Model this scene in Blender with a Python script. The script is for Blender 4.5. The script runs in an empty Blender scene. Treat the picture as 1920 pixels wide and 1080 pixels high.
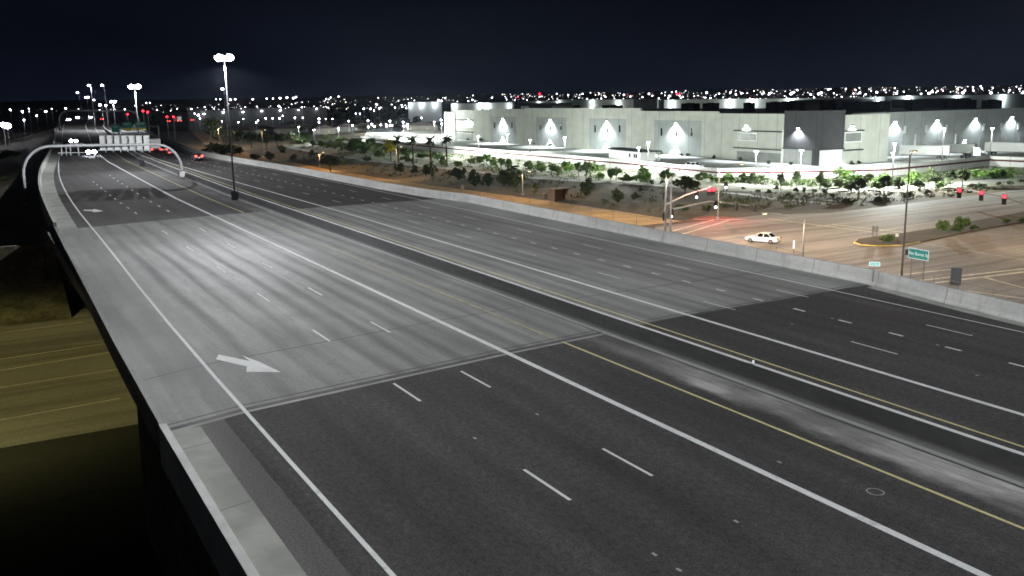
import bpy, math, random
from mathutils import Vector, Matrix
R_ = math.radians
sc = bpy.context.scene
# ------------------------------------------------------------------ camera
FPX = 1708.5
EYE = Vector((0, 0, 12.805))
def cam_mat(pitch, yaw, roll):
    fw = Vector((math.sin(yaw)*math.cos(pitch), math.cos(yaw)*math.cos(pitch), -math.sin(pitch)))
    r = Vector((math.cos(yaw), -math.sin(yaw), 0)); u = r.cross(fw)
    r2 = r*math.cos(roll) + u*math.sin(roll); u2 = -r*math.sin(roll) + u*math.cos(roll)
    return Matrix((r2, u2, fw)).transposed()
MW = cam_mat(.2037, .5344, -.017)          # true level of the world
MF = cam_mat(.1988, .5344, .0094)          # the freeway's own banked plane
cd = bpy.data.cameras.new('camera'); cam = bpy.data.objects.new('camera', cd)
sc.collection.objects.link(cam); sc.camera = cam
cd.sensor_width = 36; cd.lens = FPX/1920*36; cd.clip_start = .5; cd.clip_end = 30000
rot = Matrix((MW.col[0], MW.col[1], -MW.col[2])).transposed()
cam.matrix_world = Matrix.Translation(EYE) @ rot.to_4x4()
# ------------------------------------------------------------------ night sky, added fill sun, exposure
wd = bpy.data.worlds.new('World'); sc.world = wd; wd.use_nodes = True
nt = wd.node_tree; nt.nodes.clear()
out = nt.nodes.new('ShaderNodeOutputWorld'); add = nt.nodes.new('ShaderNodeAddShader')
sky = nt.nodes.new('ShaderNodeTexSky'); sky.sky_type = 'NISHITA'; sky.sun_disc = False
sky.sun_elevation = R_(-4); sky.sun_rotation = R_(200)
b1 = nt.nodes.new('ShaderNodeBackground'); b1.inputs[1].default_value = .006
b2 = nt.nodes.new('ShaderNodeBackground'); b2.inputs[1].default_value = 1.0
tc = nt.nodes.new('ShaderNodeTexCoord'); sx = nt.nodes.new('ShaderNodeSeparateXYZ'); cr = nt.nodes.new('ShaderNodeValToRGB')
nt.links.new(tc.outputs['Generated'], sx.inputs[0]); nt.links.new(sx.outputs[2], cr.inputs[0])
e = cr.color_ramp.elements
e[0].position = 0; e[0].color = (.0048, .0066, .0135, 1)
e[1].position = .16; e[1].color = (.0013, .0018, .0037, 1)
m = e.new(.06); m.color = (.0027, .0038, .0078, 1)
nt.links.new(sky.outputs[0], b1.inputs[0]); cn = nt.nodes.new('ShaderNodeTexNoise'); cn.inputs['Scale'].default_value = 2.2; cn.inputs['Detail'].default_value = 6; cmp_ = nt.nodes.new('ShaderNodeMapping'); cmp_.inputs['Scale'].default_value = (1, 1, 3.5)
nt.links.new(tc.outputs['Generated'], cmp_.inputs[0]); nt.links.new(cmp_.outputs[0], cn.inputs['Vector'])
cmr = nt.nodes.new('ShaderNodeMapRange'); cmr.inputs[1].default_value = .35; cmr.inputs[2].default_value = .7; cmr.inputs[3].default_value = .75; cmr.inputs[4].default_value = 1.5; nt.links.new(cn.outputs[0], cmr.inputs[0]); nt.links.new(cmr.outputs[0], b2.inputs[1])
nt.links.new(cr.outputs[0], b2.inputs[0])
nt.links.new(b1.outputs[0], add.inputs[0]); nt.links.new(b2.outputs[0], add.inputs[1]); nt.links.new(add.outputs[0], out.inputs[0])
sl = bpy.data.lights.new('fill_sun', 'SUN'); sl.energy = .035; sl.angle = R_(.5); sl.color = (.8, .88, 1)  # weak directional lamp added as ambient fill for the dark slopes
so = bpy.data.objects.new('fill_sun', sl); sc.collection.objects.link(so); so.rotation_euler = (R_(48), 0, R_(-70))
sc.view_settings.view_transform = 'Standard'; sc.view_settings.look = 'None'
sc.view_settings.exposure = 0; sc.view_settings.gamma = 1
sc.render.engine = 'CYCLES'
cy = sc.cycles
cy.use_denoising = True; cy.max_bounces = 5; cy.diffuse_bounces = 2; cy.glossy_bounces = 2; cy.transmission_bounces = 2
cy.sample_clamp_indirect = 2.0; cy.caustics_reflective = False; cy.caustics_refractive = False
cy.filter_width = 1.7; cy.use_light_tree = True
# ------------------------------------------------------------------ frames
Q = MW @ MF.transposed()
FM = Matrix.Translation(EYE) @ Q.to_4x4() @ Matrix.Translation(-EYE)     # freeway frame -> world
FI = FM.inverted()
GZ = -7.5                                                               # street level
def F(x, y, z=0): return FM @ Vector((x, y, z))
def ray(x, y): return MW @ Vector(((x-960)/FPX, (540-y)/FPX, 1))
def at(x, y, z=GZ):
    d = ray(x, y); return EYE + d*((z-EYE.z)/d.z)
def fat(x, y, z=0):
    d = MF @ Vector(((x-960)/FPX, (540-y)/FPX, 1)); return EYE + d*((z-EYE.z)/d.z)
def dep(x, y, depth): return EYE + ray(x, y)*depth
def px(p):
    q = MW.transposed() @ (Vector(p)-EYE); return 960+FPX*q.x/q.z, 540-FPX*q.y/q.z, q.z
def zat(p, y):
    """height of the vertical through p where the line of sight at image row y crosses it"""
    lo, hi = p[2]-60, p[2]+120
    for _ in range(60):
        m_ = (lo+hi)/2
        if px((p[0], p[1], m_))[1] > y: lo = m_
        else: hi = m_
    return lo
rnd = random.Random(7)
def lerp(pts, y):
    if y <= pts[0][1]: a, b = pts[0], pts[1]
    elif y >= pts[-1][1]: a, b = pts[-2], pts[-1]
    else:
        for a, b in zip(pts, pts[1:]):
            if a[1] <= y <= b[1]: break
    return a[0] + (b[0]-a[0])*(y-a[1])/(b[1]-a[1])
# ------------------------------------------------------------------ mesh builder
class MB:
    def __init__(s): s.v = []; s.f = []; s.mi = []; s.m = 0
    def add(s, vs, fs):
        o = len(s.v); s.v += [tuple(v) for v in vs]
        for f in fs: s.f.append([i+o for i in f]); s.mi.append(s.m)
        return s
    def box(s, x0, y0, z0, x1, y1, z1):
        vs = [(x, y, z) for z in (z0, z1) for x, y in ((x0, y0), (x1, y0), (x1, y1), (x0, y1))]
        return s.add(vs, [(3, 2, 1, 0), (4, 5, 6, 7), (0, 1, 5, 4), (1, 2, 6, 5), (2, 3, 7, 6), (3, 0, 4, 7)])
    def quad(s, *p): return s.add(p, [tuple(range(len(p)))])
    def tube(s, pts, r, n=8, cap=True):
        pts = [Vector(p) for p in pts]
        rs = r if isinstance(r, (list, tuple)) else [r]*len(pts)
        vs = []; fs = []
        for i, p in enumerate(pts):
            d = (pts[min(i+1, len(pts)-1)] - pts[max(i-1, 0)]).normalized()
            a = d.cross(Vector((0, 0, 1)));
            if a.length < .01: a = Vector((1, 0, 0))
            a.normalize(); b = d.cross(a)
            for k in range(n):
                t = 2*math.pi*k/n; vs.append(p + (a*math.cos(t)+b*math.sin(t))*rs[i])
        for i in range(len(pts)-1):
            for k in range(n):
                fs.append((i*n+k, i*n+(k+1) % n, (i+1)*n+(k+1) % n, (i+1)*n+k))
        if cap: fs += [tuple(range(n))[::-1], tuple(range((len(pts)-1)*n, len(pts)*n))]
        return s.add(vs, fs)
    def ball(s, c, r, sq=1, n=8, k=5):
        vs = []; fs = []
        for i in range(1, k):
            ph = math.pi*i/k
            for j in range(n):
                t = 2*math.pi*j/n; vs.append((c[0]+r*math.sin(ph)*math.cos(t), c[1]+r*math.sin(ph)*math.sin(t), c[2]+r*sq*math.cos(ph)))
        t0 = len(vs); vs += [(c[0], c[1], c[2]+r*sq), (c[0], c[1], c[2]-r*sq)]
        for i in range(k-2):
            for j in range(n): fs.append((i*n+j, (i+1)*n+j, (i+1)*n+(j+1) % n, i*n+(j+1) % n))
        for j in range(n):
            fs.append((t0, j, (j+1) % n)); fs.append((t0+1, (k-2)*n+(j+1) % n, (k-2)*n+j))
        return s.add(vs, fs)
    def strip(s, L, R):
        vs = list(L)+list(R); n = len(L)
        return s.add(vs, [(n+i, n+i+1, i+1, i) for i in range(n-1)])
    def prism(s, prof, y0, y1):
        """profile (x,z) extruded along y"""
        n = len(prof)
        vs = [(x, y0, z) for x, z in prof]+[(x, y1, z) for x, z in prof]
        return s.add(vs, [tuple(range(n)), tuple(range(n, 2*n))[::-1]]+[(i, i+n, (i+1) % n+n, (i+1) % n) for i in range(n)])
    def mesh(s, name, mats, smooth=False):
        me = bpy.data.meshes.new(name); me.from_pydata(s.v, [], s.f)
        for m_ in (mats if isinstance(mats, (list, tuple)) else [mats]): me.materials.append(m_)
        me.polygons.foreach_set('material_index', s.mi)
        if smooth: me.polygons.foreach_set('use_smooth', [True]*len(s.f))
        me.update(); return me
    def build(s, name, mats, parent=None, mat=None, smooth=False, loc=None):
        o = bpy.data.objects.new(name, s.mesh(name, mats, smooth)); sc.collection.objects.link(o)
        if parent: o.parent = parent
        if mat is not None: o.matrix_world = mat
        if loc is not None: o.location = loc
        return o
def tag(o, label, cat, group=None):
    o['label'] = label; o['category'] = cat
    if group: o['group'] = group
    return o
def kind(o, k): o['kind'] = k; return o
def thing(name, label, cat, loc=(0, 0, 0), rz=0, group=None, mat=None):
    o = bpy.data.objects.new(name, None); sc.collection.objects.link(o); o.empty_display_size = .3
    if mat is not None: o.matrix_world = mat
    else: o.location = loc; o.rotation_euler = (0, 0, rz)
    return tag(o, label, cat, group)
def kids(o): return [c for c in bpy.data.objects if c.parent == o]
def copy_tree(o, parent=None):
    c = o.copy(); sc.collection.objects.link(c)
    if parent: c.parent = parent
    for ch in KIDS.get(o.name, kids(o)): copy_tree(ch, c)
    return c
KIDS = {}
# ------------------------------------------------------------------ materials
class NT:
    def __init__(s, name):
        s.m = bpy.data.materials.new(name); s.m.use_nodes = True; s.t = s.m.node_tree
        s.b = s.t.nodes['Principled BSDF']; s.tc = None
    def n(s, typ, **kw):
        nd = s.t.nodes.new(typ)
        for k, v in kw.items(): setattr(nd, k, v)
        return nd
    def l(s, a, b): s.t.links.new(a, b)
    def put(s, sock, v):
        if hasattr(v, 'links') or hasattr(v, 'is_linked'): s.l(v, sock)
        else: sock.default_value = v
    def math(s, op, a, b=0, c=None, clamp=False):
        nd = s.n('ShaderNodeMath', operation=op); nd.use_clamp = clamp
        s.put(nd.inputs[0], a); s.put(nd.inputs[1], b)
        if c is not None: s.put(nd.inputs[2], c)
        return nd.outputs[0]
    def smooth(s, v, a, b, o0=0, o1=1):
        nd = s.n('ShaderNodeMapRange', interpolation_type='SMOOTHSTEP')
        s.put(nd.inputs[0], v); nd.inputs[1].default_value = a; nd.inputs[2].default_value = b
        nd.inputs[3].default_value = o0; nd.inputs[4].default_value = o1; return nd.outputs[0]
    def coord(s, scale=(1, 1, 1)):
        if not s.tc: s.tc = s.n('ShaderNodeTexCoord')
        mp = s.n('ShaderNodeMapping'); mp.inputs['Scale'].default_value = scale
        s.l(s.tc.outputs['Object'], mp.inputs[0]); return mp.outputs[0]
    def xyz(s):
        sp = s.n('ShaderNodeSeparateXYZ'); s.l(s.coord(), sp.inputs[0]); return sp.outputs
    def noise(s, scale, detail=3, sc_=(1, 1, 1), rough=.55):
        nd = s.n('ShaderNodeTexNoise'); nd.inputs['Scale'].default_value = scale
        nd.inputs['Detail'].default_value = detail; nd.inputs['Roughness'].default_value = rough
        s.l(s.coord(sc_), nd.inputs['Vector']); return nd.outputs[0]
    def mix(s, fac, a, b):
        nd = s.n('ShaderNodeMix', data_type='RGBA'); s.put(nd.inputs[0], fac)
        for i, v in ((6, a), (7, b)):
            if isinstance(v, tuple): v = v if len(v) == 4 else (*v, 1)
            s.put(nd.inputs[i], v)
        return nd.outputs[2]
    def scale(s, col, f):
        nd = s.n('ShaderNodeMix', data_type='RGBA', blend_type='MULTIPLY'); nd.inputs[0].default_value = 1
        s.put(nd.inputs[6], col if not isinstance(col, tuple) else (*col, 1)); s.l(f, nd.inputs[7]); return nd.outputs[2]
    def done(s, col=None, rough=.8, spec=.5, metal=0, bump=None, bs=.3):
        if col is not None: s.put(s.b.inputs['Base Color'], (*col, 1) if isinstance(col, tuple) else col)
        s.put(s.b.inputs['Roughness'], rough); s.b.inputs['Specular IOR Level'].default_value = spec
        s.b.inputs['Metallic'].default_value = metal
        if bump is not None:
            bp = s.n('ShaderNodeBump'); bp.inputs['Strength'].default_value = bs; bp.inputs['Distance'].default_value = .05
            s.l(bump, bp.inputs['Height']); s.l(bp.outputs[0], s.b.inputs['Normal'])
        return s.m
def simple(name, col, var=.25, sc_=1.5, rough=.8, spec=.4, metal=0, det=4, stretch=(1, 1, 1)):
    t = NT(name); n_ = t.noise(sc_, det, stretch); f = t.smooth(n_, .25, .75, 1-var, 1+var)
    return t.done(t.scale(col, f), rough, spec, metal)
def emit(name, col, st):
    t = NT(name); t.b.inputs['Base Color'].default_value = (.02, .02, .02, 1)
    t.b.inputs['Emission Color'].default_value = (*col, 1); t.b.inputs['Emission Strength'].default_value = st
    t.m.cycles.emission_sampling = 'NONE'; return t.m
COOL = (.86, .9, 1.0); VIO = (.8, .78, 1.0); WARM = (1, .71, .43)
M = {}
def lettering(txt, size, loc, parent, ex):
    c = bpy.data.curves.new('lettering', 'FONT'); c.body = txt; c.size = size; c.align_x = 'CENTER'; c.align_y = 'CENTER'; c.extrude = ex
    tmp = bpy.data.objects.new('tmp', c); sc.collection.objects.link(tmp); bpy.context.view_layer.update()
    me = bpy.data.meshes.new_from_object(tmp.evaluated_get(bpy.context.evaluated_depsgraph_get())); bpy.data.objects.remove(tmp)
    me.materials.clear(); me.materials.append(M['sign_white'])
    o = bpy.data.objects.new('lettering', me); sc.collection.objects.link(o); o.parent = parent; o.location = loc; o.rotation_euler = (R_(90), 0, 0)
    return o
M['lens'] = emit('lamp lens', VIO, 40); M['lens_dim'] = emit('small lamp lens', COOL, 12)
M['lens_warm'] = emit('warm lamp lens', (1, .7, .35), 8)
M['red'] = emit('red signal lens', (1, .016, .03), 9); M['tail'] = emit('tail lamp lens', (1, .05, .03), 9)
M['head'] = emit('headlamp lens', (.86, .88, 1), 120); M['green'] = emit('signal lens lit', (.8, 1, .95), 12)
M['dark_lens'] = simple('unlit lens', (.02, .012, .01), .1)
M['steel'] = simple('galvanised steel', (.15, .155, .16), .15, 3, .6, .3, .2)
M['pole_grey'] = simple('grey painted pole', (.3, .3, .3), .12, 2, .5)
M['pole_rust'] = simple('weathered steel', (.12, .1, .085), .3, 2, .6)
M['black'] = simple('black paint', (.012, .012, .013), .2, 3, .5)
M['rubber'] = simple('tyre rubber', (.015, .015, .016), .2, 4, .9)
M['dark_grey'] = simple('dark grey paint', (.05, .052, .056), .2, .6, .7)
M['white'] = simple('white paint', (.75, .76, .75), .06, .6, .55)
M['car_white'] = simple('white car paint', (.78, .79, .8), .03, 1, .25, .6)
M['car_dark'] = simple('dark car paint', (.03, .03, .035), .05, 1, .3, .6)
M['car_grey'] = simple('grey car paint', (.22, .23, .24), .05, 1, .3, .6)
M['glass'] = simple('dark glass', (.012, .014, .016), .1, .3, .08, .6)
M['sign_green'] = simple('green sign sheeting', (.01, .2, .16), .08, 2, .5)
M['sign_white'] = simple('white sign sheeting', (.75, .78, .78), .05, 2, .5)
M['sign_yellow'] = simple('yellow sign sheeting', (.75, .55, .04), .05, 2, .5)
M['sign_back'] = simple('bare aluminium sheet', (.2, .205, .2), .12, 1.2, .7, .2)
M['trunk'] = simple('bark', (.09, .07, .05), .35, 4, .9)
def foliage(name, c1, c2):
    t = NT(name); n_ = t.noise(.9, 3); c = t.mix(t.smooth(n_, .35, .68), c1, c2)
    oi = t.n('ShaderNodeObjectInfo'); f = t.math('MULTIPLY_ADD', oi.outputs['Random'], .5, .75)
    c = t.scale(c, f); t.b.inputs['Subsurface Weight'].default_value = 0
    return t.done(c, .75, .25)
M['leaf_dark'] = foliage('olive dark leaves', (.035, .05, .018), (.06, .08, .03))
M['leaf'] = foliage('mid green leaves', (.06, .11, .025), (.11, .18, .045))
M['leaf_bright'] = foliage('fresh green leaves', (.1, .19, .035), (.18, .3, .07))
M['leaf_grey'] = foliage('grey green leaves', (.1, .14, .055), (.17, .22, .08))
M['leaf_yellow'] = foliage('leaves with painted lamp yellow', (.32, .3, .02), (.5, .44, .03))  # yellow lamp light put into the leaf colour
M['palm'] = foliage('palm fronds', (.04, .05, .025), (.07, .08, .035))
# --- desert ground, one sheet to the horizon
t = NT('desert dirt'); x, y, z = t.xyz()
n1 = t.noise(.05, 5); n2 = t.noise(.9, 5); n3 = t.noise(6, 2)
c = t.mix(t.smooth(n1, .35, .65), (.075, .06, .04), (.12, .095, .062))
c = t.mix(t.smooth(n2, .5, .75, 0, .6), c, (.04, .04, .024))
M['dirt'] = t.done(t.scale(c, t.smooth(n3, .3, .7, .8, 1.2)), .95, .2)
t = NT('orange dirt'); n1 = t.noise(.3, 4); n2 = t.noise(3, 3)
c = t.mix(t.smooth(n1, .3, .7), (.34, .22, .1), (.46, .31, .15)); M['dirt_orange'] = t.done(t.scale(c, t.smooth(n2, .3, .7, .85, 1.15)), .95, .2)
t = NT('landscape gravel'); n1 = t.noise(.12, 4); n2 = t.noise(2, 4)
c = t.mix(t.smooth(n1, .35, .65), (.24, .24, .19), (.34, .33, .27)); c = t.mix(t.smooth(n2, .52, .7, 0, .7), c, (.09, .11, .05)); M['gravel'] = t.done(c, .95, .2)
t = NT('dark slope'); n1 = t.noise(.5, 5); n2 = t.noise(3, 3)
c = t.mix(t.smooth(n1, .35, .65), (.05, .045, .03), (.1, .09, .065)); M['slope'] = t.done(t.scale(c, t.smooth(n2, .3, .7, .7, 1.3)), .95, .15)
M['slope_black'] = simple('slope with painted shade', (.011, .012, .008), .4, 1.5, .95, .1)  # near-black colour stands in for the unlit slope's shade
# --- freeway asphalt, coordinates are the freeway's own X across / Y along
t = NT('freeway asphalt'); x, y, z = t.xyz()
g1 = t.noise(14, 4, (1, 1, 1), .7); g2 = t.noise(.25, 4, (1, .25, 1)); g3 = t.noise(.6, 5, (1, .08, 1))
c = t.mix(t.smooth(g2, .3, .7), (.036, .0345, .0335), (.048, .046, .0445))
c = t.scale(c, t.smooth(t.math('ADD', t.math('MULTIPLY', g1, .6), t.math('MULTIPLY', t.noise(5, 5, (1, .6, 1), .75), .4)), .36, .64, .45, 1.55)); c = t.scale(c, t.smooth(g3, .3, .75, .88, 1.15))
wp = t.math('MULTIPLY_ADD', t.math('COSINE', t.math('MULTIPLY', t.math('ADD', x, t.math('MULTIPLY', t.noise(.1, 2), .8)), 2*math.pi/1.83)), .07, 1.0); c = t.scale(c, wp)
ckn = t.math('ABSOLUTE', t.math('SUBTRACT', t.noise(.16, 6, (1, .5, 1), .62), .5)); c = t.mix(t.math('MULTIPLY', t.smooth(ckn, .0, .0022, 1, 0), .6), c, (.022, .022, .022))
dr = t.smooth(t.noise(2.2, 4, (1, .25, 1), .7), .66, .74, 0, .5); c = t.mix(dr, c, (.026, .026, .027))
# paler old shoulder on the outside
e1 = t.math('ADD', x, t.math('MULTIPLY', t.math('SUBTRACT', t.noise(1.2, 3), .5), .12))
m1 = t.math('MULTIPLY', t.smooth(e1, 7.98, 8.04, 1, 0), t.smooth(y, 100, 101, 1, 0)); c = t.mix(t.math('MULTIPLY', m1, .9), c, t.scale((.088, .086, .083), t.math('MULTIPLY', t.smooth(g1, .3, .7, .6, 1.4), t.smooth(g3, .3, .7, .85, 1.15))))
# drifted sand along the median barrier
wob = t.math('MULTIPLY', t.math('SUBTRACT', t.noise(.45, 5, (1, .35, 1), .65), .5), 3.4)
xs = t.math('ADD', x, wob)
md = t.math('MULTIPLY', t.smooth(xs, 27.5, 29.0), t.smooth(x, 27.3, 28.2))
md = t.math('MULTIPLY', md, t.smooth(t.math('ADD', y, t.math('MULTIPLY', wob, 1.2)), 29, 37, 1, .22)); md = t.math('MULTIPLY', md, t.smooth(x, 30.4, 30.5, 1, 0))
md = t.math('MULTIPLY', md, t.smooth(y, 100, 120, 1, .75))
sg = t.noise(1.4, 6, (1, .12, 1), .7)
md = t.math('MULTIPLY', md, t.smooth(sg, .25, .7, .35, 1)); md = t.math('MULTIPLY', md, t.smooth(t.noise(.35, 4, (1, .5, 1)), .35, .65, .3, 1))
c = t.mix(md, c, (.36, .36, .34))
# faint tyre scuffs beside the yellow line
sc2 = t.math('MULTIPLY', t.smooth(t.noise(.8, 6, (1.6, .1, 1), .75), .55, .75), t.math('MULTIPLY', t.smooth(x, 24, 25.2), t.smooth(x, 26.8, 26.2)))
c = t.mix(t.math('MULTIPLY', sc2, .5), c, (.12, .12, .12))
M['asphalt'] = t.done(c, .85, .1, 0, g1, .25)
# --- bridge deck concrete
t = NT('bridge deck concrete'); x, y, z = t.xyz()
wv = t.math('MULTIPLY', t.math('SUBTRACT', t.noise(.12, 3, (1, .3, 1)), .5), 1.4)
xx = t.math('ADD', x, wv)
def tracks(off, per): return t.math('MULTIPLY_ADD', t.math('COSINE', t.math('MULTIPLY', t.math('SUBTRACT', xx, off), 2*math.pi/per)), .5, .5)
tr = tracks(14.2, 3.66); tr2 = tracks(15.1, 1.83)
trk = t.math('MULTIPLY', t.smooth(t.math('ADD', t.math('MULTIPLY', tr, .45), t.math('MULTIPLY', tr2, .55)), .35, 1), t.smooth(t.noise(.5, 4, (1, .06, 1)), .25, .65, .35, 1))
inl = t.math('MULTIPLY', t.smooth(x, 9.4, 11), t.smooth(x, 51.5, 50.5))
rightdark = t.math('MULTIPLY', t.smooth(x, 40, 46), t.smooth(x, 52.2, 51.6))
n1 = t.noise(.22, 5, (1, .5, 1)); n2 = t.noise(9, 4, (1, 1, 1), .7); n3 = t.noise(1.1, 6, (1, .05, 1), .65)
c = t.mix(t.smooth(n1, .3, .7), (.145, .147, .138), (.195, .197, .185))
c = t.scale(c, t.smooth(n2, .3, .7, .86, 1.14)); c = t.scale(c, t.smooth(n3, .3, .7, .84, 1.14))
c = t.mix(t.math('MULTIPLY', t.math('MULTIPLY', trk, inl), .62), c, (.076, .076, .078))
c = t.mix(t.math('MULTIPLY', rightdark, t.smooth(n3, .3, .7, .12, .5)), c, (.08, .07, .072))
c = t.mix(t.math('MULTIPLY', t.smooth(x, 7.6, 8.2, 0, 1), t.smooth(x, 9.3, 8.9, 0, .35)), c, (.11, .11, .106))
st_ = t.smooth(t.noise(.7, 5, (1, 1, 1), .7), .6, .72, 0, .35); c = t.mix(st_, c, (.09, .09, .088))
ck = t.math('ABSOLUTE', t.math('SUBTRACT', t.noise(.55, 5, (1, .45, 1), .6), .5)); c = t.mix(t.math('MULTIPLY', t.smooth(ck, .0, .004, 1, 0), .55), c, (.05, .05, .05))
rg = t.smooth(t.math('MULTIPLY', trk, inl), 0, 1, .74, .86)
M['deck'] = t.done(c, rg, .032, 0, n2, .15)
t = NT('barrier concrete'); x, y, z = t.xyz()
n1 = t.noise(.8, 5, (1, .3, 1.6)); n2 = t.noise(4, 4)
c = t.mix(t.smooth(n1, .3, .7), (.22, .22, .208), (.27, .27, .255)); jt = t.math('ABSOLUTE', t.math('SUBTRACT', t.math('FRACT', t.math('DIVIDE', y, 6.1)), .5)); c = t.mix(t.smooth(jt, .4935, .4965, 0, .75), c, (.07, .07, .066))
ds = t.smooth(t.noise(1.0, 5, (1, .9, .12), .7), .52, .75, 0, .5); c = t.mix(ds, c, (.12, .12, .112))
M['barrier'] = t.done(t.scale(c, t.smooth(n2, .3, .7, .95, 1.05)), .85, .15)
M['barrier_pale'] = simple('pale barrier concrete', (.34, .34, .33), .15, .8, .85, .15, 0, 5)
t = NT('grimy shade-toned median barrier'); x, y, z = t.xyz()
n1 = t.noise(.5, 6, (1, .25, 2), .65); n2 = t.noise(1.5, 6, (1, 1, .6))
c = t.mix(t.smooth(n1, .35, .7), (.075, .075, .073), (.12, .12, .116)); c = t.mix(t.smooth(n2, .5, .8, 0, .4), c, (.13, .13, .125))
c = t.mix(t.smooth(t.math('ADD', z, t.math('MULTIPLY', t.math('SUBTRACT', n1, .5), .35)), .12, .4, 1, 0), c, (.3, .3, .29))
c = t.mix(t.smooth(z, .985, .995), c, (.38, .38, .37)); M['median'] = t.done(c, .85, .3)  # face darkened for shade as well as grime, top and toe paled for light
M['gutter'] = simple('gutter concrete', (.2, .205, .185), .22, .5,.85, .1, 0, 6)
def paint(name, col, wear):
    t = NT(name); n1 = t.noise(1.1, 6, (1, .5, 1), .75); n2 = t.noise(16, 4, (1, 1, 1), .7); c = t.scale(col, t.smooth(n1, .3, .7, .78, 1.1))
    w = t.math('MULTIPLY', t.smooth(t.math('ADD', t.math('MULTIPLY', n1, .6), t.math('MULTIPLY', n2, .4)), .5, .66), wear); return t.done(t.mix(w, c, (.1, .1, .1)), .85, .1)
M['paint'] = paint('road paint', (.5, .51, .5), .75)
M['paint_worn'] = paint('worn road paint', (.46, .46, .45), 1)
M['paint_yellow'] = paint('yellow road paint', (.46, .42, .2), .9)
M['tar'] = simple('joint sealant', (.03, .03, .03), .3, 2, .7)
# --- city street, warm worn asphalt with tyre-darkened lanes along X
t = NT('city street asphalt'); x, y, z = t.xyz()
n1 = t.noise(.07, 4); n2 = t.noise(.35, 5, (.06, 1, 1), .7); n3 = t.noise(5, 3)
c = t.mix(t.smooth(n1, .3, .7), (.22, .2, .18), (.28, .255, .23)); c = t.mix(t.smooth(n2, .42, .68, 0, .85), c, (.11, .098, .088))
M['street'] = t.done(t.scale(c, t.smooth(n3, .3, .7, .85, 1.12)), .8, .3)
M['lot'] = simple('yard pavement', (.4, .415, .385), .25, .08, .8, .3, 0, 6)
M['walk'] = simple('sidewalk concrete', (.42, .41, .38), .12, .6, .85, .3)
M['curb_yellow'] = simple('yellow curb paint', (.55, .42, .08), .15, 1, .7)
def panel(name, col, v=.1):
    t = NT(name); x, y, z = t.xyz(); n_ = t.noise(.25, 5); c = t.scale(col, t.smooth(n_, .25, .75, 1-v, 1+v))
    j = t.math('ABSOLUTE', t.math('SUBTRACT', t.math('FRACT', t.math('DIVIDE', t.math('ADD', x, y), 8.4)), .5)); c = t.mix(t.smooth(j, .482, .49, 0, .55), c, tuple(k_*.35 for k_ in col))
    st = t.smooth(t.noise(.5, 4, (1, 1, .08), .6), .55, .75, 0, .25); return t.done(t.mix(st, c, tuple(k_*.6 for k_ in col)), .85, .25)
M['wall_tan'] = panel('painted tilt-up concrete', (.46, .475, .425)); M['wall_grey'] = panel('cool grey concrete', (.33, .355, .345))
M['wall_dark'] = panel('charcoal concrete', (.05, .05, .053), .15); M['wall_mid'] = panel('mid grey concrete', (.3, .31, .3))
M['screen'] = panel('white screen wall paint', (.72, .72, .7), .06); M['band'] = panel('maroon band paint', (.1, .03, .035))
M['roof'] = panel('dark roofing', (.03, .03, .034), .2); M['trim'] = simple('dark metal canopy', (.03, .03, .032), .1)
M['win'] = simple('grey window glass', (.2, .21, .2), .15, .4, .2, .5)
M['house_a'] = panel('stucco', (.13, .12, .1)); M['house_b'] = panel('grey stucco', (.1, .1, .1)); M['tile'] = panel('roof tiles', (.04, .03, .028), .2)
M['brown'] = simple('brown painted steel', (.13, .08, .05), .2, 1, .7)
# ------------------------------------------------------------------ lights
def light(name, typ, loc, power, col, parent=None, size=.3, cone=None, blend=.6, target=None, batwing=0):
    l = bpy.data.lights.new(name, typ); l.energy = power; l.color = col
    if batwing:                           # road optics: intensity rises towards the sides like 1/cos^3, up to a cut-off
        l.use_nodes = True; n_ = l.node_tree; em = n_.nodes['Emission']
        tc_ = n_.nodes.new('ShaderNodeTexCoord'); sp_ = n_.nodes.new('ShaderNodeSeparateXYZ'); n_.links.new(tc_.outputs['Normal'], sp_.inputs[0])
        def mm(op, a, b):
            q_ = n_.nodes.new('ShaderNodeMath'); q_.operation = op
            for i_, v_ in ((0, a), (1, b)):
                if isinstance(v_, (int, float)): q_.inputs[i_].default_value = v_
                else: n_.links.new(v_, q_.inputs[i_])
            return q_.outputs[0]
        c_ = mm('MAXIMUM', mm('ABSOLUTE', sp_.outputs[2], 0), .02)
        n_.links.new(mm('MINIMUM', mm('POWER', c_, -3.0), batwing), em.inputs['Strength'])
    if typ in ('POINT', 'SPOT'): l.shadow_soft_size = size
    if typ == 'SPOT': l.spot_size = R_(cone); l.spot_blend = blend
    o = bpy.data.objects.new(name, l); sc.collection.objects.link(o)
    if parent: o.parent = parent
    o.location = loc
    if typ == 'SPOT':
        d = Vector(target)-Vector(loc) if target is not None else Vector((0, 0, -1))
        o.rotation_euler = d.to_track_quat('-Z', 'Y').to_euler()
    return o
# ================================================================== SETTING: ground, freeway, bridge, streets
mb = MB(); S = 9000
mb.quad((-S, -600, GZ), (S, -600, GZ), (S, S, GZ), (-S, S, GZ))
kind(mb.build('ground', M['dirt']), 'structure')
# far plain rising gently to low hills on the horizon
mb = MB(); prev = None
for i, (rad, zz) in enumerate(((2600, GZ-.02), (3400, 4), (4600, 22), (6500, 50), (8500, 62))):
    ring = []
    for k in range(61):
        a = R_(-25) + R_(150)*k/60; h_ = zz + (0 if i == 0 else (rnd.random()-.5)*i*5)
        ring.append((rad*math.sin(a), rad*math.cos(a), h_))
    if prev: mb.strip(prev, ring)
    prev = ring
kind(mb.build('hills', M['slope'], smooth=True), 'structure')
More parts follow.
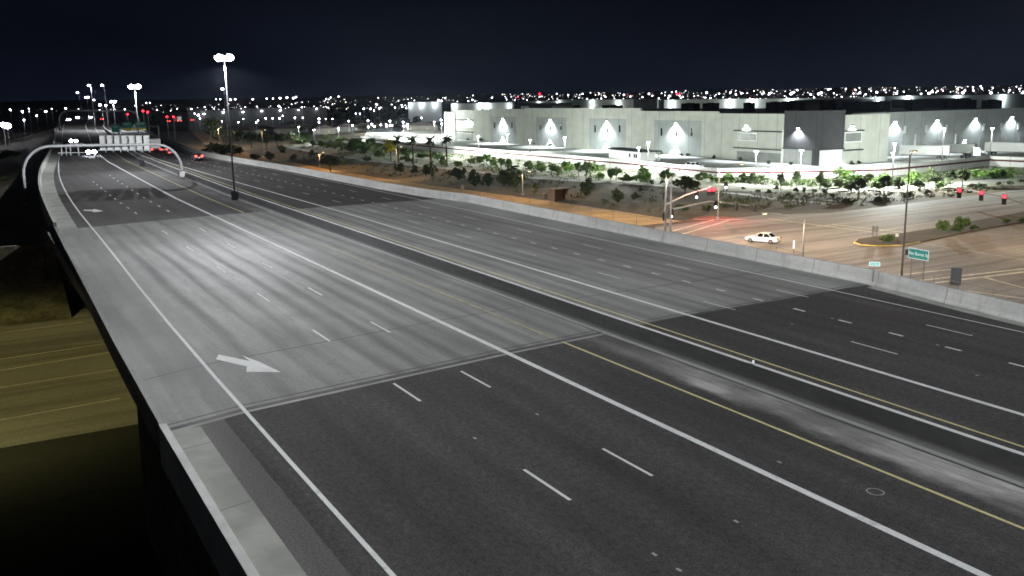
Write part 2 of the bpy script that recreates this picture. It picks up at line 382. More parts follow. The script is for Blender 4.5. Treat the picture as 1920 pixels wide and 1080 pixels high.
# ---- longitudinal lines of the freeway, in its own frame (X across, Y along)
LINE_B = [(23.36, -40), (23.36, 128), (24.0, 158), (25.4, 215), (27.9, 254), (33.7, 322), (53.7, 531), (80, 760)]
def off(y): return lerp(LINE_B, y) - 23.36
L_OUT = [(5.5, -40), (5.5, 40), (5.9, 60), (6.7, 102), (7.7, 137), (8.6, 155), (10.5, 183), (13.2, 211), (17.6, 258), (23.6, 325), (32.4, 440), (45.4, 597), (63, 760)]
L_A = [(9.0, -40), (9.0, 40), (9.2, 61), (10.0, 93), (10.3, 115), (11.1, 140), (12.7, 173), (16.6, 223), (23.5, 297), (32, 400), (46.8, 569), (64, 760)]
def far_side(pts):                     # the right carriageway tapers, then follows the curve of the road
    x0, y0 = pts[-1]; return pts+[(x0+off(y)-off(y0), y) for y in (254, 290, 322, 400, 531, 760)]
R_OUT = far_side([(53.6, -40), (54.3, 30), (56.3, 43.5), (56.3, 107), (54.3, 115.5), (53.0, 129), (51.7, 168), (49.6, 195), (47.6, 223)])
E_LN = far_side([(37.75, -40), (37.75, 105), (37.3, 130), (36.6, 173), (36.2, 223)])
G_LN = far_side([(52.15, -40), (52.15, 108), (51.7, 136), (50.4, 168), (48.4, 195), (46.6, 223)])
def lane_r(c, y):
    a, b = lerp(E_LN, y), lerp(G_LN, y); return a+(b-a)*(c-37.75)/14.4
YS = [-40, -20, 0, 15, 30, 40, 50, 60, 70, 80, 90, 100, 110, 120, 130, 140, 150, 160, 170, 180, 190, 200, 215, 230, 250, 270, 295, 320, 350, 390, 440, 500, 560, 620, 690, 760]
def clean(pts):
    """smooth sampling of a polyline"""
    return [(sum(lerp(pts, y+d)for d in (-9, 0, 9))/3, y) for y in YS]
LO, LA, RO = clean(L_OUT), clean(L_A), R_OUT
mb = MB(); mb.strip([(x, y, 0) for x, y in LO], [(lerp(RO, y)+.05, y, 0) for x, y in LO])
kind(mb.build('road', M['asphalt'], mat=FM), 'structure')
NEAR = [(5.5, 36.4), (9, 37.5), (23.4, 40.1), (30.3, 41.1), (37.7, 42.1), (45, 42.5), (56.2, 43.4)]
FAR = [(6.68, 101.5), (9.8, 102.4), (23.6, 107.0), (30.3, 108.3), (37.2, 109.8), (51.6, 112.2), (54.75, 112.8)]
bridge = thing('road_bridge', 'pale concrete freeway overpass carrying both carriageways over the lower street', 'bridge', mat=FM)
mb = MB(); NN = [(lerp([(y, x) for x, y in NEAR], x), x) for x, _ in NEAR]
deck_out = [(lerp(LO, y), y) for y in (36.4, 44, 54, 64, 74, 84, 94, 101.5)]
top = NEAR + [(lerp(RO, y), y) for y in (48, 58, 72, 90, 106.5)] + FAR[::-1] + deck_out[::-1][1:-1]
mb.add([(x, y, .006) for x, y in top], [tuple(range(len(top)))])
mb.build('deck', M['deck'], bridge)
mb = MB()
for x0, x1 in ((6.3, 7.3), (18, 19), (29.5, 30.5), (42, 43), (54, 55)):
    mb.box(x0, 44, -1.9, x1, 104, -.35)
mb.box(5.9, 43, -.34, 54, 105, -.03)
mb.build('girder', M['dark_grey'], bridge)
for nm, y0, y1 in (('abutment', 40, 43.5), ('abutment', 104, 106.5)):
    mb = MB(); mb.box(5.7, y0, -9, 55.5, y1, -.36); mb.build(nm, M['slope'], bridge)
mb = MB(); mb.box(-.5, 103.9, -9, 5.6, 104.6, -1.7); mb.build('wing_wall', M['slope'], bridge)
mb = MB()
for k_, (pts, w) in enumerate(((NEAR, .16), ([(x, y+.55) for x, y in NEAR], .07), (FAR, .1), ([(6, 43.9), (9, 45.2), (23.4, 48.2), (30.3, 49.2)], .06), ([(31.2, 49.3), (37.7, 50.0), (45, 50.5), (56, 51.2)], .06))):
    MB().strip([(x, y-w, .011) for x, y in pts], [(x, y+w, .011) for x, y in pts]).build('expansion_joint', M['tar'], bridge)
mb = MB()
mb.strip([(x, y-.46, .012) for x, y in NEAR[:4]], [(x, y-.2, .012) for x, y in NEAR[:4]])
mb.build('approach_slab_edge', M['gutter'], bridge)
# ---- painted markings
def along(line, w, y0, y1, z_, mb, step=12):
    ys = [y0 + (y1-y0)*i/max(1, int((y1-y0)/step)) for i in range(int((y1-y0)/step)+1)] or [y0, y1]
    if len(ys) < 2: ys = [y0, y1]
    mb.strip([(line(y)-w/2, y, z_) for y in ys], [(line(y)+w/2, y, z_) for y in ys])
lA = lambda y: lerp(LA, y)
ln = lambda c: (lambda y: c + off(y))
mw = MB(); mk = MB(); mr = MB(); my = MB(); myw = MB(); Z0 = .013
along(lA, .17, -30, 700, Z0, mw); along(ln(23.36), .32, -30, 700, Z0, mw)
along(lambda y: lane_r(37.75, y), .3, -30, 500, Z0, mw); along(lambda y: lane_r(52.15, y), .15, -20, 360, Z0, mw)
along(ln(27.19), .15, -30, 40.4, Z0, my); along(ln(27.19), .13, 40.9, 107, Z0, myw); along(ln(27.19), .15, 108, 500, Z0, my); along(ln(34.05), .14, -20, 470, Z0, my)
def dashes(c, ph, per, ln_, y0, y1, w, mbx):
    k0 = math.ceil((y0-ph)/per)
    y = ph + per*k0
    while y < y1:
        xa, xb = (lane_r(c, y), lane_r(c, y+ln_)) if c > 35 else (c+off(y), c+off(y+ln_)); (mk if 41 < y < 104 else mw).strip([(xa-w/2, y, Z0), (xb-w/2, y+ln_, Z0)], [(xa+w/2, y, Z0), (xb+w/2, y+ln_, Z0)]); y += per
dashes(16.04, 46.61, 11.71, 2.95, 0, 105, .13, mw); dashes(19.7, 46.86, 11.71, 2.95, 0, 105, .13, mw)
dashes(16.04, 112.5, 5.9, 1.6, 110, 160, .18, mw); dashes(19.7, 112.9, 5.9, 1.6, 110, 175, .18, mw)
dashes(41.41, 65.89, 12.04, 2.99, 6, 330, .12, mw); dashes(48.73, 66.41, 12.04, 2.99, 6, 330, .12, mw)
dashes(45.07, 82.61, 3.604, .95, 10, 240, .2, mw)
for poly in ([(410, 665), (469, 677.5), (454, 667), (487, 679), (526, 698), (462, 697.5), (463, 687.5), (405, 674)],
             [(157, 393.2), (174, 393.6), (176, 391.8), (194, 396), (174, 398.4), (175, 396.3), (157, 395.2)]):
    mw.add([(*fat(*p)[:2], Z0+.001) for p in poly], [tuple(range(len(poly)))])
for p in ((1485, 608), (1560, 597), (1758, 647), (1832, 704), (1380, 978), (1227, 1040), (890, 822), (1007, 777), (1273, 1069), (1461, 867), (373, 355)):
    q = fat(*p); mr.quad(*[(q.x+a, q.y+b, Z0) for a, b in ((-.05, -.1), (.05, -.1), (.05, .1), (-.05, .1))])
q = fat(1641, 922.5); ring = [(math.cos(2*math.pi*k/20), math.sin(2*math.pi*k/20)) for k in range(21)]
mr.strip([(q.x+.3*a, q.y+.3*b, Z0) for a, b in ring], [(q.x+.26*a, q.y+.26*b, Z0) for a, b in ring])
kind(mw.build('lane_markings', M['paint'], mat=FM), 'structure')
kind(mk.build('worn_lane_markings', M['paint_worn'], mat=FM), 'structure')
kind(mr.build('road_studs', simple('grey stud', (.24, .24, .235), .2), mat=FM), 'structure')
kind(myw.build('faded_yellow_markings', simple('faded yellow paint', (.27, .25, .14), .3, 1.2, .85, .1), mat=FM), 'structure')
kind(my.build('yellow_lane_markings', M['paint_yellow'], mat=FM), 'structure')
# gutter slabs along the outer barriers
mb = MB()
for ys in ([y for y in range(-30, 37, 6)]+[36.3], [101.8]+list(range(106, 330, 8))):
    mb.strip([(lerp(LO, y)+.3, y, .005) for y in ys], [(lerp(LO, y)+(1.45 if y < 50 else 2.1), y, .005) for y in ys])
for ys in ([y for y in range(-20, 43, 6)]+[42.8],):
    mb.strip([(lerp(RO, y)-.9, y, .005) for y in ys], [(lerp(RO, y)-.1, y, .005) for y in ys])
kind(mb.build('gutter', M['gutter'], mat=FM), 'structure')
mb = MB()
for y in range(-20, 36, 6): mb.quad((5.82, y, .0075), (6.95, y+.3, .0075), (6.95, y+.34, .0075), (5.82, y+.04, .0075))
kind(mb.build('gutter_joints', M['tar'], mat=FM), 'structure')
# ---- barriers and retaining walls
def wall_along(name, prof, ys, line, m, label, cat='barrier', parent=None):
    """sweep a closed profile (dx, z) along a freeway line"""
    mb = MB(); n = len(prof); vs = []; fs = []
    for y in ys:
        x = line(y); vs += [(x+a, y, b) for a, b in prof]
    for i in range(len(ys)-1):
        fs += [(i*n+k, i*n+(k+1) % n, (i+1)*n+(k+1) % n, (i+1)*n+k) for k in range(n)]
    fs += [tuple(range(n))[::-1], tuple(range((len(ys)-1)*n, len(ys)*n))]
    mb.add(vs, fs)
    return tag(mb.build(name, m, mat=FM), label, cat)
yl = [-30, -10, 10, 25, 36]; yb = [36.1, 50, 60, 70, 80, 90, 101.4]; yf = [101.5]+[y for y in YS if 104 < y < 500]
lo = lambda y: lerp(LO, y)
wall_along('edge_barrier', [(-.17, -1.2), (-.17, .46), (.12, .46), (.18, .2), (.3, .02), (.3, -1.2)], yl, lo, M['barrier_pale'], 'pale topped barrier at the near left edge of the dark asphalt', 'barrier')
wall_along('edge_barrier', [(-.1, -.9), (-.1, .36), (.12, .36), (.2, .02), (.2, -.9)], yb, lo, M['deck'], 'low concrete parapet on the left edge of the overpass', 'barrier')
wall_along('edge_barrier', [(-.14, -1.2), (-.14, .8), (.14, .8), (.2, .25), (.3, .02), (.3, -1.2)], yf, lo, M['barrier'], 'curving pale barrier along the far left edge beyond the overpass', 'barrier')
ro = lambda y: lerp(RO, y)
ysr = [y for y in range(-30, 120, 6)]+[y for y in YS if 120 <= y < 520]
ysr = sorted(set([y for y in ysr if not 104 < y < 118]+[43.5, 107, 115.5]))
wall_along('edge_barrier', [(0, -1.5), (0, .1), (.12, .3), (.22, 1.08), (.5, 1.08), (.5, -1.5)], ysr, ro, M['barrier'], 'long pale concrete barrier along the right edge of the freeway', 'barrier')
lm = lambda y: 30.3 + off(y)
prof = [(0, 0), (.08, .12), (.3, 1.0), (.56, 1.0), (.8, .12), (.86, 0)]
wall_along('median_barrier', prof, [-30, 0, 20, 41.15], lm, M['median'], 'grimy shade-toned median barrier beside the near asphalt, with sand along its foot', 'barrier')
wall_along('median_barrier', prof, [41.22, 60, 80, 104, 106.9], lm, M['median'], 'grimy shade-toned median barrier crossing the concrete overpass', 'barrier')
wall_along('median_barrier', prof, [107]+[y for y in YS if 107 < y < 520], lm, M['median'], 'grimy shade-toned median barrier beyond the overpass, running to the far gantries', 'barrier')
# dark line along the barrier foot
mb = MB(); mb.strip([(30.18, y, .012) for y in (-20, 20, 60, 106)], [(30.3, y, .012) for y in (-20, 20, 60, 106)])
kind(mb.build('median_foot_line', M['tar'], mat=FM), 'structure')
wall_along('retaining_wall', [(-.02, -10), (-.02, -.25), (.4, -.25), (.4, -10)], [-40, 0, 20, 36.3, 43.4], lo, M['slope'], 'dark retaining wall below the near left barrier', 'wall')
wall_along('retaining_wall', [(-.02, -14), (-.02, -.25), (.4, -.25), (.4, -14)], [104]+[y for y in YS if 104 < y], lo, M['slope'], 'dark retaining wall below the curving far left barrier', 'wall')
wall_along('retaining_wall', [(.02, -12), (.02, -.25), (.55, -.25), (.55, -12)], [y for y in YS if y < 43]+[43.2], lambda y: ro(y)+.1, M['slope'], 'retaining wall below the near right freeway barrier', 'wall')
wall_along('retaining_wall', [(.02, -14), (.02, -.25), (.55, -.25), (.55, -14)], [105]+[y for y in YS if 105 < y], lambda y: ro(y)+.1, M['slope'], 'retaining wall below the far right freeway barrier', 'wall')
# ---- embankments on the left
mb = MB()
ys = [109, 120, 135, 150, 165, 185, 210, 240, 280, 330, 400, 500, 620]
rows = []
for d, zz in ((0.0, -3.1), (2.8, -3.3), (5.5, -3.9), (12, -5.2), (24, -6.7), (45, -8.2)):
    rows.append([])
    for y in ys:
        p = F(lo(y)-d, y); bz = F(lo(y), y).z*(1-d/46)+zz
        rows[-1].append(Vector((p.x, p.y, max(GZ-.3, bz+(rnd.random()-.5)*.5*(3 < d < 40)))))
for a, b in zip(rows, rows[1:]): mb.strip(b, a)
fr = [Vector((r[0].x, 96.5, GZ-.2)) for r in rows]
mb.strip([r[0] for r in rows], fr)
kind(mb.build('embankment', M['slope'], smooth=True), 'structure')
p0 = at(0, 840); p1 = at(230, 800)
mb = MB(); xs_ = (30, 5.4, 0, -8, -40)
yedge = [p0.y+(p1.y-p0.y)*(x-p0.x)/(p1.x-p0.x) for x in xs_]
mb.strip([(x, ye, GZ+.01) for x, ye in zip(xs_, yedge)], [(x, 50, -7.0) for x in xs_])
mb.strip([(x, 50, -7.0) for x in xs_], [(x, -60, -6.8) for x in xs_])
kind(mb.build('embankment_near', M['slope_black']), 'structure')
# ---- lower street (runs along X under the overpass) and the crossing frontage road
mb = MB(); zs = GZ+.012
up = [at(1330, 397), at(1560, 399), at(1785, 371.5), at(1920, 354.5)]
mb.add([(-90, 58, zs), (700, 58, zs), (700, up[-1].y+14, zs), (up[3].x, up[3].y, zs), (up[2].x, up[2].y, zs), (up[1].x, up[1].y, zs), (118, 113, zs), (94, 113, zs), (84, 104, zs), (-90, 96.5, zs)], [tuple(range(10))])
mb.add([(88, -60, zs), (128, -60, zs), (128, 57.98, zs), (84, 57.98, zs)], [(0, 1, 2, 3)])
kind(mb.build('street', M['street']), 'structure')
mb = MB(); zp = GZ+.017
def gl(p, q, w, m_=None):
    a = at(*p); b = at(*q); d = (b-a); d.z = 0; d.normalize(); n_ = Vector((-d.y, d.x, 0))*w/2
    mb.add([(v.x, v.y, zp) for v in (a-n_, b-n_, b+n_, a+n_)], [(0, 1, 2, 3)])
for p, q, w in (((1262, 433), (1339, 412), .35), ((1280, 439), (1367, 413), .35), ((1300, 411), (1400, 412), .3), ((1685, 516), (1785, 505), .35), ((1727, 526), (1920, 504), .5), ((1750, 531), (1920, 510), .5),
                ((1845, 520), (1920, 540), .35), ((1780, 541), (1920, 560), .3), ((1560, 421), (1716, 438), .3), ((1440, 410), (1680, 441), .3), ((1650, 433), (1800, 408), .15), ((1530, 425), (1920, 380), .12), ((1570, 410), (1920, 368), .12),
                ((1725, 456), (1920, 487), .15), ((1265, 445), (1330, 462), .12)):
    gl(p, q, w)
kind(mb.build('street_markings', simple('street paint', (.6, .56, .42), .3, .8)), 'structure')
mb = MB()
for p, q, w in (((0, 674), (195, 645), .13), ((0, 695), (206, 661), .13), ((0, 625), (155, 604), .12), ((0, 788), (226, 747), .12), ((0, 727), (225, 692), .1)):
    gl(p, q, w)
kind(mb.build('street_lines', simple('street line paint', (.7, .64, .5), .25, .8)), 'structure')
# street median with its yellow kerb nose
nose = [(1600, 456), (1606, 450), (1640, 445), (1700, 437), (1760, 428), (1920, 398), (1990, 386)]
low = [(1990, 412), (1920, 417), (1840, 431), (1725, 455), (1690, 461.5), (1640, 462), (1612, 460)]
mp = [at(*p) for p in nose+low]
mb = MB(); n = len(mp)
mb.add([(p.x, p.y, GZ+.14) for p in mp]+[(p.x, p.y, GZ) for p in mp], [tuple(range(n))]+[(i, (i+1) % n, (i+1) % n+n, i+n) for i in range(n)])
kind(mb.build('street_median', M['dirt']), 'structure')
mb = MB(); mc = sum(mp, Vector())/n
ed = [mp[i] for i in (3, 2, 1, 0, 13, 12, 11, 10)]
mb.strip([(p.x, p.y, GZ+.152) for p in ed], [(p.x+(mc-p).normalized().x*.3, p.y+(mc-p).normalized().y*.3, GZ+.152) for p in ed])
mb.strip([(p.x-(mc-p).normalized().x*.02, p.y-(mc-p).normalized().y*.02, GZ+.02) for p in ed], [(p.x-(mc-p).normalized().x*.005, p.y-(mc-p).normalized().y*.005, GZ+.152) for p in ed])
kind(mb.build('kerb', M['curb_yellow']), 'structure')
# orange dirt frontage strip beside the freeway, sidewalks, landscape gravel, yard pavement
def sheet(name, pix, m_, z_):
    mb = MB(); mb.add([(p.x, p.y, z_) for p in [at(*q) for q in pix]], [tuple(range(len(pix)))]); return kind(mb.build(name, m_), 'structure')
def ribbon(name, pix, m_, z_, w):
    mb = MB(); P = [at(*q) for q in pix]; L = []; Rr = []
    for i, p in enumerate(P):
        d = (P[min(i+1, len(P)-1)]-P[max(i-1, 0)]); d.normalize(); n_ = Vector((-d.y, d.x, 0))*w/2
        L.append((p.x+n_.x, p.y+n_.y, z_)); Rr.append((p.x-n_.x, p.y-n_.y, z_))
    mb.strip(L, Rr); return kind(mb.build(name, m_), 'structure')
ribbon('dirt_track', [(362, 232), (372, 248), (400, 270), (450, 289), (520, 305), (600, 321), (700, 338), (800, 353), (900, 366), (1000, 380), (1100, 396), (1240, 419)], M['dirt_orange'], GZ+.006, 9)
ribbon('sidewalk', [(540, 277), (600, 287), (690, 301), (760, 308), (850, 317), (980, 332), (1100, 340), (1250, 349)], M['walk'], GZ+.02, 2.6)
ribbon('sidewalk', [(1345, 360), (1400, 365), (1460, 374), (1570, 383)], M['walk'], GZ+.02, 2.4)
ribbon('sidewalk', [(1350, 345), (1450, 350), (1560, 356), (1700, 352), (1830, 342), (1960, 326)], M['walk'], GZ+.018, 5)
BOT = [(677, 265), (760, 277), (860, 288), (950, 296.5), (1060, 306.5), (1200, 320), (1345, 336), (1500, 335), (1660, 331), (1760, 321), (1855, 311), (2020, 319)]
sheet('landscape_bed', BOT+[(2020, 345), (1830, 350), (1700, 358), (1560, 362), (1345, 358), (1250, 350), (1100, 342), (980, 334), (850, 319), (690, 303), (540, 278), (560, 268)], M['gravel'], GZ+.01)
sheet('yard_pavement', BOT+[(2300, 300), (2100, 250), (1700, 240), (1200, 236), (850, 236), (690, 242)], M['lot'], GZ+.014)
ribbon('yard_lane', [(700, 262), (760, 270), (860, 277), (1000, 287)], M['walk'], GZ+.02, 9)
# ================================================================== FREEWAY LAMPS
def high_mast(base, ytop, label, power, heads=2, group='tall freeway lamps', r=.13, pedestal=True, span=.62, az=0.0, h=None, col=(.95, .97, 1), lens=M['lens'], bw=22):
    H = h if h else zat(base, ytop)-base[2]
    t = thing('high_mast_lamp', label, 'street lamp', base, az, group)
    MB().tube([(0, 0, 0), (0, 0, H*.5), (0, 0, H)], [r, r*.75, r*.5], 10).build('pole', M['steel'], t, smooth=True)
    if pedestal: MB().box(-.35, -.45, -.95, .35, .45, .25).build('pedestal', M['dark_grey'], t)
    MB().box(-span, -.05, H-.03, span, .05, H+.06).build('crossarm', M['steel'], t)
    for k in range(heads):
        x = -span + 2*span*k/max(1, heads-1)
        o = MB().box(x-.33, -.5, H+.07, x+.33, .5, H+.22).build('luminaire', M['steel'], t)
        b = MB(); b.ball((x, 0, H-.15), .62, .72, 12, 7); b.build('lamp_lens', lens, o, smooth=True)
    if power: light('high_mast_light', 'SPOT', (0, 0, H-1.15), power, col, t, .35, 172, .25, (0, 0, 0), batwing=bw)
    return t
b1_ = fat(440, 362, .9)
high_mast(F(b1_.x, b1_.y, .95), 106, 'tall steel lamp with a twin bright head, standing on the median barrier beyond the overpass', 12000, az=R_(-30))
b2_ = fat(266, 303, .9)
high_mast(F(b2_.x, b2_.y, .95), 161, 'tall steel lamp on the median just behind the white sign backs', 13000, 2, az=R_(-25), bw=4)
high_mast(F(30.75, 12, 1.0), 0, 'tall steel lamp on the median barrier opposite the camera, outside the picture', 12800, h=18, az=R_(0))
def far_lamp(x, y, d, label, power=0, heads=1, base=None):
    p = dep(x, y, d); zb = base if base is not None else GZ
    return high_mast((p.x, p.y, zb), 0, label, power, heads, 'far freeway lamps', .16, False, .9, R_(rnd.uniform(-40, 20)), h=p.z-zb)
for a in ((212, 190, 420, 'far lamp with two joined heads left of the second tall lamp', 5000, 2), (191, 196, 430, 'far low lamp beside the two-headed lamp, second from the right of the left cluster', 0, 1),
          (148, 173, 600, 'leftmost lamp of the high far cluster above the freeway', 0, 1), (163, 182, 640, 'wide bright far lamp below the leftmost one of the cluster', 0, 3), (178, 187, 700, 'far lamp just right of the wide bright one', 0, 1),
          (170, 159.5, 430, 'left lamp of the highest far pair above the freeway', 5000, 1), (195, 159.5, 450, 'right lamp of the highest far pair above the freeway', 0, 1),
          (420, 166, 420, 'far lamp seen right beside the pole of the tall median lamp', 0, 1), (201, 197, 560, 'faint far lamp with a slanted head under the two-headed lamp', 0, 1)):
    far_lamp(*a)
# ================================================================== GANTRIES
def arch(name, label, L, Rt, zt, r, group, rc=4.0):
    """monotube arch between two feet given in the freeway frame"""
    t = thing(name, label, 'sign gantry', mat=FM @ Matrix.Translation(Vector(L)), group=group)
    L = Vector(L); D = Vector(Rt)-L; W = math.hypot(D.x, D.y); ux = Vector((D.x, D.y, 0))/W; H = zt-L.z; H2 = zt-Rt[2]
    pts = [(0, 0, 0), (0, 0, H-rc)]
    for k in range(1, 9):
        a = math.pi/2*k/8; pts.append((rc-rc*math.cos(a), 0, H-rc+rc*math.sin(a)))
    n = 8
    for k in range(1, n): pts.append((rc+(W-2*rc)*k/n, 0, H))
    for k in range(9):
        a = math.pi/2*(1-k/8); pts.append((W-rc+rc*math.cos(a), 0, H-rc+rc*math.sin(a)))
    pts.append((W, 0, D.z))
    P = [(ux.x*p[0], ux.y*p[0], p[2]) for p in pts]
    MB().tube(P, r, 10).build('arch_tube', M['steel'], t, smooth=True)
    for q in ((0, 0, 0), (D.x, D.y, D.z)):
        MB().box(q[0]-.5, q[1]-.5, q[2]-.8, q[0]+.5, q[1]+.5, q[2]+.12).build('footing', M['barrier'], t)
    return t, ux, W, H
gl_, gy = 6.3, 160.0
GA, ux, GW, GH = arch('sign_gantry', 'grey steel arch gantry across the oncoming carriageway, carrying a row of sign backs', (6.9, gy, -2.9), (30.9, gy+3, 1.0), 5.75, .23, 'arched freeway gantries', 4.2)
def fx(x, y, Y):                       # where the line of sight meets the plane Y=const of the freeway frame
    d = MF @ Vector(((x-960)/FPX, (540-y)/FPX, 1)); return EYE + d*(Y/d.y)
g0 = Vector((6.9, gy, -2.9))
sb = thing('overhead_sign', 'large overhead sign seen from behind, seven bare metal panels on the gantry', 'road sign', mat=FM)
for i in range(7):
    a = fx(187+i*13.8, 254.5, gy+1.5); b = fx(187+(i+1)*13.8-1.2, 283, gy+1.5)
    o = MB().box(a.x, gy+2.2, b.z, b.x, gy+2.26, a.z).build('sign_panel', M['sign_back'], sb)
    MB().box(b.x-.06, gy+2.0, b.z-.3, b.x+.02, gy+2.19, a.z+.1).build('bracket', M['steel'], o)
a = fx(187, 283, gy); b = fx(284, 283, gy); MB().box(a.x, gy+1.9, a.z-.02, b.x, gy+1.98, a.z+.08).build('rail', M['steel'], sb)
rl = thing('sign_rail', 'thin hanging rail with short uprights under the left part of the gantry', 'rail', mat=FM)
a = fx(109, 287, gy); b = fx(163, 285, gy); MB().box(a.x, gy+.3, a.z-.05, b.x, gy+.38, a.z+.06).build('bar', M['steel'], rl)
for x in (116, 125, 133, 148):
    q = fx(x, 286, gy); MB().box(q.x-.06, gy+.39, q.z-.5, q.x+.06, gy+.5, q.z+1.0).build('upright', M['steel'], rl)
# second gantry with green guide signs over the right carriageway
g2 = 292.0
q0 = fx(298, 262, g2); q1 = fx(205, 240, g2+2)
gt = thing('sign_gantry', 'slim portal gantry holding the green guide signs over the right carriageway', 'sign gantry', mat=FM, group='arched freeway gantries')
zt_ = fx(270, 237, g2).z
MB().tube([(q0.x, g2, 0), (q0.x, g2, zt_)], .2).build('post', M['steel'], gt); lx_ = 30.3+off(g2)+.4
MB().tube([(lx_, g2, 1), (lx_, g2, zt_)], .2).build('post', M['steel'], gt)
MB().tube([(lx_, g2, zt_), (q0.x, g2, zt_)], .17).build('beam', M['steel'], gt)
def guide(x0, y0, x1, y1, yel, label, Y=g2-.5):
    a = fx(x0, y0, Y); b = fx(x1, y1, Y)
    t = thing('guide_sign', label, 'road sign', mat=FM, group='green guide signs')
    MB().box(a.x, Y, b.z, b.x, Y+.08, a.z).build('sign_panel', M['sign_green'], t)
    if yel: MB().box(a.x, Y-.03, b.z-.02, b.x, Y-.004, b.z+(a.z-b.z)*.26).build('exit_panel', M['sign_yellow'], t)
    MB().box(a.x+.3, Y-.02, a.z-.62, b.x-.5, Y-.004, a.z-.5).build('legend_bar', M['sign_white'], t)
guide(230, 229, 248, 244.5, 1, 'left green guide sign with a yellow bottom strip over the far lanes')
guide(253, 228.5, 274.5, 243.5, 1, 'right green guide sign with a yellow bottom strip over the far lanes')
guide(209, 234, 225, 248, 0, 'small teal guide sign without yellow, over the left of the far lanes')
arch('sign_gantry', 'distant third arch gantry crossing far beyond the green signs', (fx(112, 240, 440).x, 440, -3), (fx(262, 246, 445).x, 446, 0), fx(190, 207.5, 443).z, .33, 'arched freeway gantries', 4)
# ================================================================== VEHICLES
def car(name, label, cat, loc, rz, paint, L=4.7, W=1.82, Hh=1.45, suv=False, head=False, tail=False, group=None, beam=0):
    t = thing(name, label, cat, loc, rz, group)           # nose towards +x
    h2 = L/2
    st = [(-h2, .42, .62, .78), (-h2+.1, .3, .86, .9), (-h2+.55, .22, .93, .97), (-h2+1.2, .2, .93, 1), (0, .2, .9, 1), (h2-1.45, .2, .88, 1), (h2-.75, .22, .8, .98), (h2-.22, .26, .7, .9), (h2, .38, .58, .74)]
    if suv: st = [(x, zb+.12, zt+.2, w) for x, zb, zt, w in st]
    mb = MB(); vs = []; fs = []
    for x, zb, zt, w in st:
        w *= W/2
        vs += [(x, -w*.86, zb), (x, -w, zb+.12), (x, -w, zt-.2), (x, -w*.9, zt-.03), (x, -w*.5, zt), (x, w*.5, zt), (x, w*.9, zt-.03), (x, w, zt-.2), (x, w, zb+.12), (x, w*.86, zb)]
    n = 10
    for i in range(len(st)-1): fs += [(i*n+k, (i+1)*n+k, (i+1)*n+(k+1) % n, i*n+(k+1) % n) for k in range(n)]
    fs += [tuple(range(n)), tuple(range((len(st)-1)*n, len(st)*n))[::-1]]
    mb.add(vs, fs).build('body', paint, t, smooth=False)
    zb = .9+(.2 if suv else 0); zr = Hh
    bx = (-h2+.75, h2-1.25) if not suv else (-h2+.12, h2-1.3); tx = (-h2+1.45, h2-2.15) if not suv else (-h2+.4, h2-1.95)
    wl, wu = W/2*.9, W/2*.72
    vs = [(bx[0], -wl, zb-.04), (bx[1], -wl, zb-.06), (bx[1], wl, zb-.06), (bx[0], wl, zb-.04), (tx[0], -wu, zr-.05), (tx[1], -wu, zr-.05), (tx[1], wu, zr-.05), (tx[0], wu, zr-.05)]
    MB().add(vs, [(0, 1, 5, 4), (1, 2, 6, 5), (2, 3, 7, 6), (3, 0, 4, 7), (4, 5, 6, 7)]).build('windows', M['glass'], t)
    rv = [(tx[0]-.08, -wu*1.02, zr-.07), (tx[1]+.08, -wu*1.02, zr-.07), (tx[1]+.08, wu*1.02, zr-.07), (tx[0]-.08, wu*1.02, zr-.07), (tx[0]+.2, -wu*.8, zr), (tx[1]-.1, -wu*.8, zr), (tx[1]-.1, wu*.8, zr), (tx[0]+.2, wu*.8, zr)]
    o = MB().add(rv, [(0, 1, 5, 4), (1, 2, 6, 5), (2, 3, 7, 6), (3, 0, 4, 7), (4, 5, 6, 7)])
    xm = (bx[0]+bx[1])/2-.1
    for s in (-1, 1):
        for a, b in ((bx[0]+.02, tx[0]), (xm, xm), (bx[1]-.02, tx[1])):
            y0, y1 = s*(wl+.012), s*(wu+.014)
            o.quad((a-.06, y0, zb-.03), (a+.06, y0, zb-.03), (b+.05, y1, zr-.06), (b-.05, y1, zr-.06))
    o.build('roof', paint, t)
    r_ = .33 if not suv else .38
    for x in (-h2+.92, h2-.88):
        for s in (-1, 1):
            y = s*(W/2-.1)
            wv_ = MB().tube([(x, y-.11, r_), (x, y+.11, r_)], r_, 16).build('wheel', M['rubber'], t)
            MB().tube([(x, y+s*.10, r_), (x, y+s*.125, r_)], r_*.62, 12).build('rim', M['steel'], wv_)
    for s in (-1, 1):
        z0 = .56+(.2 if suv else 0)
        hs = .13 if not suv else .2
        o = MB().ball((h2-.12, s*W*.36, z0+.06), .5 if head else .13, .75, 8, 5); o.build('headlight', M['head'] if head else M['sign_white'], t)
        MB().box(-h2-.015, s*W*.36-.2, z0+.1, -h2+.12, s*W*.36+.2, z0+.28+(.2 if suv else 0)).build('taillight', M['tail'] if tail else M['red_off'], t)
        MB().box(h2-1.95, s*(W/2+.02)-.1, zb+.0, h2-1.8, s*(W/2+.02)+.1, zb+.15).build('mirror', paint, t)
        if beam: light('headlamp_light', 'SPOT', (h2+.3, s*W*.36, .7), beam, (.9, .93, 1), t, .12, 60, .8, (h2+9, s*W*.36, -.6))
    MB().box(-h2-.02, -.26, .66, -h2-.002, .26, .79).build('number_plate', M['sign_white'], t)
    return t
M['red_off'] = simple('red plastic', (.25, .01, .012), .1)
def road_dir(Y): return math.atan2(10, off(Y+5)-off(Y-5))
def on_road(px_, py_, away, **kw):
    q = fat(px_, py_); p = F(q.x, q.y, .02); a = road_dir(q.y)
    return dict(loc=p, rz=a if away else a+math.pi)
